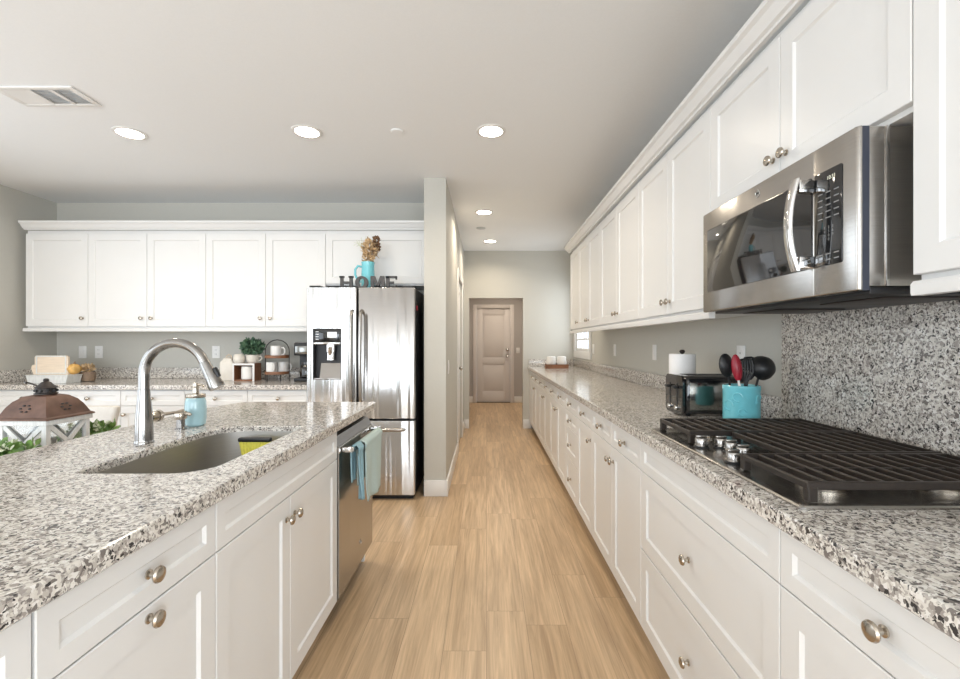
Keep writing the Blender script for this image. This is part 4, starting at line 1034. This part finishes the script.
# left group: white box, board sign, golden pumpkin, brown basket
bxp = Bx(54.5, 3.92)
t = thing('planter_box', 'long whitewashed wooden box in the corner of the back counter', 'box', (bxp, 3.92, CZ))
mb = MB()
mb.loft([[(sg * x, y, z) for x, y in ((-1, -0.07), (1, -0.07), (1, 0.07), (-1, 0.07))] for sg, z in ((0.160, 0), (0.176, 0.062))])
mb.build('box_body', M['weath'], t)
MB().box(-0.179, 0.179, -0.074, 0.074, 0.0625, 0.070, 0.002).build('rim', M['weath'], t)
t = thing('wooden_sign', 'pale wooden serving board with framed panel standing on the whitewashed box', 'sign', (Bx(53, 3.92), 3.90, CZ + 0.0706))
MB().prism([(-0.15, 0.0), (0.145, 0.0), (0.145, 0.155), (0.13, 0.155), (0.13, 0.163), (-0.13, 0.163), (-0.13, 0.155), (-0.142, 0.150), (-0.142, 0.085), (-0.165, 0.080), (-0.172, 0.055), (-0.165, 0.025)], 0, 0.016).xform(Matrix(((1, 0, 0, 0), (0, 0, -1, 0.02), (0, 1, 0, 0), (0, 0, 0, 1)))).build('board', M['signwood'], t)
mb = MB()
for (a, b_, c_, d_) in ((-0.13, 0.13, 0.152, 0.162), (-0.13, -0.12, 0.008, 0.152), (0.12, 0.13, 0.008, 0.152), (-0.12, 0.12, 0.008, 0.016)): mb.box(a, b_, 0.0005, 0.0036, c_, d_)
mb.build('frame', M['weath'], t)
t = thing('pumpkin', 'small golden ribbed pumpkin at the right end of the whitewashed box', 'pumpkin', (Bx(73.5, 3.94), 3.945, CZ + 0.0706))
mb = MB(); lo = []
for j in range(9):
    a = -math.pi/2 + math.pi * j / 8; lo.append([((0.052 * max(math.cos(a), 0.05)) * (1 - 0.08 * abs(math.sin(4 * 2 * math.pi * i / 32))) * math.cos(2*math.pi*i/32), (0.052 * max(math.cos(a), 0.05)) * (1 - 0.08 * abs(math.sin(4 * 2*math.pi*i/32))) * math.sin(2*math.pi*i/32), 0.046 + 0.046 * math.sin(a)) for i in range(32)])
mb.loft(lo).build('body', M['golden'], t)
MB().tube([(0, 0, 0.088), (0.003, 0, 0.10), (0.01, 0, 0.108)], [0.008, 0.006, 0.005], 8).build('stem', M['basket'], t)
t = thing('basket', 'small brown wicker basket right of the whitewashed box', 'basket', (Bx(84, 4.02), 4.06, CZ))
MB().lathe([(0.040, 0), (0.050, 0.006), (0.054, 0.045), (0.055, 0.078), (0.056, 0.084), (0.051, 0.084), (0.048, 0.05), (0.042, 0.015), (0.001, 0.012)], 28).build('body', M['basket'], t)
rnd = random.Random(9)
b = tag(leafy(MB(), (0, 0, 0.0), 0.035, 90, 0.032, rnd, (1.1, 0.9, 0.8), 0.6).build('dried_flowers', M['dry']), 'tuft of rust dried flowers in the brown basket', 'flowers')
b.location = (Bx(84, 4.02), 4.06, CZ + 0.112)

# ------------------------------------------------------------------ outlets and switches
def plate(name, label, loc, rz, kind, group=None, w=0.074, h=0.118):
    t = thing(name, label, 'outlet' if kind == 'o' else 'switch', loc, rz, group)
    MB().box(-w/2, w/2, -0.006, -0.0006, -h/2, h/2, 0.002).build('cover_plate', M['plate'], t)
    if kind == 'o':
        for z in (-0.020, 0.020):
            s = MB().prism(rrect(-0.017, 0.017, -0.014, 0.014, 0.007, 4), 0, 0.002).xform(Matrix(((1, 0, 0, 0), (0, 0, -1, -0.0063), (0, 1, 0, z), (0, 0, 0, 1)))).build('socket', M['plate'], t)
            mb = MB()
            for x in (-0.006, 0.006): mb.box(x - 0.001, x + 0.001, -0.0088, -0.0084, z - 0.004, z + 0.005)
            mb.build('slot', M['dark'], s)
    else:
        MB().box(-0.016, 0.016, -0.0095, -0.0063, -0.033, 0.033, 0.002).build('rocker', M['plate'], t)
    return t
zo = H - 9.0 * YW / F
g_ = 'outlets and switches on the back wall'
plate('light_switch', 'white wall switch on the back wall above the whitewashed box end', (Bx(83, YW), YW, zo), 0, 's', g_)
plate('outlet', 'white outlet on the back wall right of the corner switch', (Bx(99.2, YW), YW, zo), 0, 'o', g_)
plate('outlet', 'white outlet on the back wall left of the cream canister', (Bx(216.3, YW), YW, zo), 0, 'o', g_)
g_ = 'outlets and switches on the right wall'
for y, k_, n_, lab in ((2.31, 'o', 'outlet', 'white outlet on the right wall behind the black utensils'), (3.50, 's', 'light_switch', 'white wall switch on the right wall behind the paper towel roll'),
                       (4.58, 's', 'light_switch', 'white wall switch on the right wall halfway to the window'), (5.50, 's', 'light_switch', 'white wall switch on the right wall beside the window')):
    plate(n_, lab, (XR, y, 1.185), R(-90), k_, g_)
plate('light_switch', 'white light switch on the hallway wall past the fridge', (XH1, 3.95, 1.05), R(90), 's')
plate('light_switch', 'white light switch beside the far door at the end of the hallway', (Bx(518.0, YA), YA, 1.10), 0, 's')

# ------------------------------------------------------------------ ceiling fittings
def downlight(label, x, y, power):
    t = thing('ceiling_light', label, 'ceiling light', (x, y, CEIL), 0, 'recessed ceiling lights')
    MB().lathe([(0.095, -0.0006), (0.095, -0.004), (0.088, -0.0075), (0.074, -0.006), (0.074, -0.0006)], 36, cap0=False, cap1=False).build('trim_ring', M['trim'], t)
    MB().lathe([(0.0735, -0.0006), (0.0735, -0.004), (0.001, -0.0042)], 36).build('lens', M['lamp'], t)
    l = bpy.data.lights.new('downlight', 'AREA'); l.shape = 'DISK'; l.size = 0.14; l.energy = power; l.color = (1.0, 0.86, 0.68); l.spread = R(150)
    o = bpy.data.objects.new('downlight', l); C.objects.link(o); o.parent = t; o.location = (0, 0, -0.009)
downlight('recessed ceiling light leftmost in the row, beside the vent', -2.302, 2.938, 5)
downlight('added unseen ceiling light left of the row, lifting the left wall', -3.45, 2.92, 2.5)  # unseen lamp added to lift the dark left wall
downlight('recessed ceiling light in the middle of the front row', -1.151, 2.917, 5)
downlight('recessed ceiling light over the aisle, rightmost of the front row', 0.029, 2.91, 6)
downlight('recessed ceiling light in the hallway nearer the kitchen', -0.026, 4.71, 7)
downlight('recessed ceiling light in the hallway nearer the far door', 0.047, 6.049, 7)
downlight('added unseen ceiling light in the vestibule, lighting the far door', 0.3, 8.6, 14)  # hidden lamp added so that the far door is lit
t = thing('smoke_detector', 'small white round detector on the ceiling left of the aisle light', 'smoke detector', (-0.572, 2.91, CEIL))
MB().lathe([(0.040, -0.0006), (0.040, -0.005), (0.035, -0.009), (0.001, -0.010)], 28).build('body', M['ceil'], t)
t = thing('sprinkler', 'tiny round sprinkler cover on the ceiling between the hallway lights', 'sprinkler', (-0.065, 5.365, CEIL))
MB().lathe([(0.055, -0.0006), (0.055, -0.006), (0.03, -0.010), (0.001, -0.012)], 24).build('cover', M['vent'], t)
t = thing('ceiling_vent', 'white rectangular air vent with grey louvres in the ceiling', 'vent', (-2.405, 2.495, CEIL))
mb = MB(); hw, hd_ = 0.215, 0.098
for (a, b_, c_, d_) in ((-hw, hw, -hd_, -hd_ + 0.025), (-hw, hw, hd_ - 0.025, hd_), (-hw, -hw + 0.03, -hd_ + 0.025, hd_ - 0.025), (hw - 0.03, hw, -hd_ + 0.025, hd_ - 0.025), (0.070, 0.092, -hd_ + 0.025, hd_ - 0.025), (-0.045, -0.028, -hd_ + 0.025, hd_ - 0.025)):
    mb.box(a, b_, c_, d_, -0.010, -0.0006, 0.002)
mb.build('frame', M['trim'], t)
mb = MB()
for i in range(9):
    y = -hd_ + 0.034 + i * 0.0162
    mb.loft([[(x, y + u, z) for u, z in ((-0.006, -0.009), (-0.0045, -0.0095), (0.006, -0.0025), (0.0045, -0.002))] for x in (-0.028, 0.07)])
    mb.loft([[(x, y + u, z) for u, z in ((-0.006, -0.009), (-0.0045, -0.0095), (0.006, -0.0025), (0.0045, -0.002))] for x in (0.092, hw - 0.03)])
mb.build('louvre', M['vent'], t)
MB().box(-hw + 0.03, -0.045, -hd_ + 0.025, hd_ - 0.025, -0.0085, -0.0015).build('blank_panel', M['trim'], t)

# ------------------------------------------------------------------ dining table beyond the island, lantern, greenery, chair
TZ = 0.720
t = thing('dining_table', 'wooden dining table hidden behind the island', 'table', (-2.20, 1.72, 0))
MB().box(-0.55, 0.62, -0.75, 0.72, TZ - 0.04, TZ, 0.004).build('tabletop', M['ovenwood'], t)
for sx__ in (-0.48, 0.54):
    for sy__ in (-0.68, 0.65): MB().box(sx__ - 0.035, sx__ + 0.035, sy__ - 0.035, sy__ + 0.035, 0, TZ - 0.0405, 0.004).build('leg', M['ovenwood'], t)
LX, LY = -1.965, 2.03
t = thing('lantern', 'white wooden lantern with a rusty domed metal roof behind the island', 'lantern', (LX, LY, TZ + 0.0006), R(-1.0))
s = 0.104; bh = 0.185
MB().box(-s - 0.006, s + 0.006, -s - 0.006, s + 0.006, 0, 0.014, 0.002).build('base', M['weath'], t)
mb = MB()
for a in (-s, s - 0.02):
    for b_ in (-s, s - 0.02): MB().box(a, a + 0.02, b_, b_ + 0.02, 0.0145, bh).build('corner_post', M['weath'], t)
mb = MB()
mb.box(-s - 0.008, s + 0.008, -s - 0.008, s + 0.008, bh + 0.0005, bh + 0.022, 0.002)
mb.build('top_rail', M['weath'], t)
mb = MB()
for rot in range(4):
    m4 = Matrix.Rotation(R(90 * rot), 4, 'Z')
    for sg in (-1, 1):
        p0, p1 = Vector((-sg * (s - 0.02), -s + 0.006, 0.016)), Vector((sg * (s - 0.02), -s + 0.006, bh - 0.002))
        d = (p1 - p0).normalized(); n_ = Vector((d.z, 0, -d.x)) * 0.009; th = Vector((0, 0.004, 0))
        mb.loft([[tuple(m4 @ (q + u * n_ + v * th)) for u, v in ((-1, -1), (1, -1), (1, 1), (-1, 1))] for q in (p0, p1)])
mb.build('cross_brace', M['weath'], t)
mb = MB()
for rot in range(4):
    m4 = Matrix.Rotation(R(90 * rot), 4, 'Z')
    mb.loft([[tuple(m4 @ Vector((x, -s + y, z))) for x, y in ((-s + 0.021, 0.013), (s - 0.021, 0.013), (s - 0.021, 0.015), (-s + 0.021, 0.015))] for z in (0.0148, bh - 0.0005)])
mb.build('glass_pane', M['clear'], t)
MB().lathe([(0.035, 0.0145), (0.035, 0.11), (0.030, 0.113), (0.001, 0.112)], 20).build('candle', M['cream'], t)
zb = bh + 0.0225
prof = [(1.14, 0.0), (1.12, 0.006), (1.02, 0.012), (0.95, 0.028), (0.86, 0.050), (0.72, 0.074), (0.50, 0.094), (0.32, 0.100)]
roof = MB().loft([[(x * s * k_, y * s * k_, zb + z) for x, y in ((-1, -1), (1, -1), (1, 1), (-1, 1))] for k_, z in prof]).build('roof', M['rust'], t, angle=20)
for rot in range(4):
    m4 = Matrix.Rotation(R(90 * rot), 4, 'Z'); mb = MB()
    for k_ in range(6):
        a = 2 * math.pi * k_ / 6
        zz = 0.048 + 0.014 * math.sin(a)
        kk = 0.95 - (zz - 0.028) / 0.022 * 0.09 if zz < 0.050 else 0.86 - (zz - 0.050) / 0.024 * 0.14
        cc = m4 @ Vector((0.020 * math.cos(a), -s * kk - 0.0006, zb + zz))
        mb.lathe([(0.001, -0.003), (0.006, -0.002), (0.006, 0.002), (0.001, 0.003)], 8, tuple(cc))
    mb.build('pierced_flower', M['dark'], roof)
MB().lathe([(0.032, zb + 0.1005), (0.041, zb + 0.102), (0.041, zb + 0.106), (0.034, zb + 0.109), (0.034, zb + 0.127), (0.041, zb + 0.129), (0.039, zb + 0.133), (0.028, zb + 0.140), (0.018, zb + 0.153), (0.009, zb + 0.158), (0.011, zb + 0.163), (0.008, zb + 0.170), (0.001, zb + 0.172)], 20).build('chimney', M['darkiron'], t)
mb = MB()
for k_ in range(10):
    a = 2 * math.pi * k_ / 10; mb.lathe([(0.001, -0.007), (0.0055, -0.004), (0.0055, 0.004), (0.001, 0.007)], 8, (0.036 * math.cos(a), 0.036 * math.sin(a), zb + 0.118))
mb.build('vent_bead', M['dark'], t)
pts = [(0.036, 0.0, zb + 0.134)] + [(0.036 + 0.034 * math.sin(R(a)), 0.05 * (1 - math.cos(R(a))) * 0.4, zb + 0.136 + 0.020 * math.sin(R(a * 0.8))) for a in range(20, 161, 20)]
mb = MB().tube([(-p[0], -p[1], p[2]) for p in pts], 0.0035, 8); mb.build('carry_ring', M['darkiron'], t)
rnd = random.Random(11)
def greens(label, c, rx, ry, rz_, n, mat):
    o = thing('greenery', label, 'greenery', (c[0], c[1], TZ + 0.0006), 0, 'greenery around the lantern')
    mb = MB()
    for i in range(n // 9):
        x, y = rnd.uniform(-rx, rx), rnd.uniform(-ry, ry)
        leafy(mb, (x, y, 0.03 + rnd.uniform(0, rz_)), 0.030, 9, 0.040, rnd, (1, 1, 0.9), 0.5)
    for v in mb.bm.verts: v.co.z = max(v.co.z, 0.002)
    mb.build('leaves', mat, o)
    mb = MB()
    for i in range(6):
        x, y = rnd.uniform(-rx, rx) * 0.7, rnd.uniform(-ry, ry) * 0.7
        mb.tube([(x * 0.3, y * 0.3, 0.004), (x * 0.7, y * 0.7, 0.03), (x, y, 0.06)], 0.002, 5)
    mb.build('stem', mat, o)
    mb = MB(); 
    for i in range(n // 30): leafy(mb, (rnd.uniform(-rx, rx), rnd.uniform(-ry, ry), 0.05 + rz_ * 0.9), 0.012, 6, 0.020, rnd, up=0.7)
    mb.build('blossom', M['leafw'], o)
    return o
greens('pale green leafy sprigs in front of the lantern at the left edge of the photo', (-1.90, 1.785), 0.11, 0.05, 0.085, 360, M['leaf'])
greens('dark green leafy sprigs to the right of the lantern', (-1.990, 2.285), 0.075, 0.055, 0.075, 260, M['leaf'])
t = thing('dining_chair', 'cream upholstered dining chair beyond the table, only its back showing', 'chair', (-2.60, 2.88, 0))
lo = []
for z, w_, y in ((0.47, 0.195, 0.0), (0.60, 0.200, 0.010), (0.75, 0.212, 0.022), (0.82, 0.222, 0.034), (0.842, 0.220, 0.037), (0.848, 0.205, 0.038)):
    lo.append([(x, y + yy, z) for x, yy in rrect(-w_, w_, 0.0, 0.055, 0.02, 4)])
MB().loft(lo).build('backrest', M['linen'], t)
MB().box(-0.22, 0.22, -0.42, -0.001, 0.40, 0.468, 0.02, 3).build('seat', M['linen'], t)
for sx__ in (-0.19, 0.19):
    for sy__ in (-0.39, 0.02): MB().box(sx__ - 0.02, sx__ + 0.02, sy__ - 0.02, sy__ + 0.02, 0, 0.3995, 0.003).build('leg', M['ovenwood'], t)
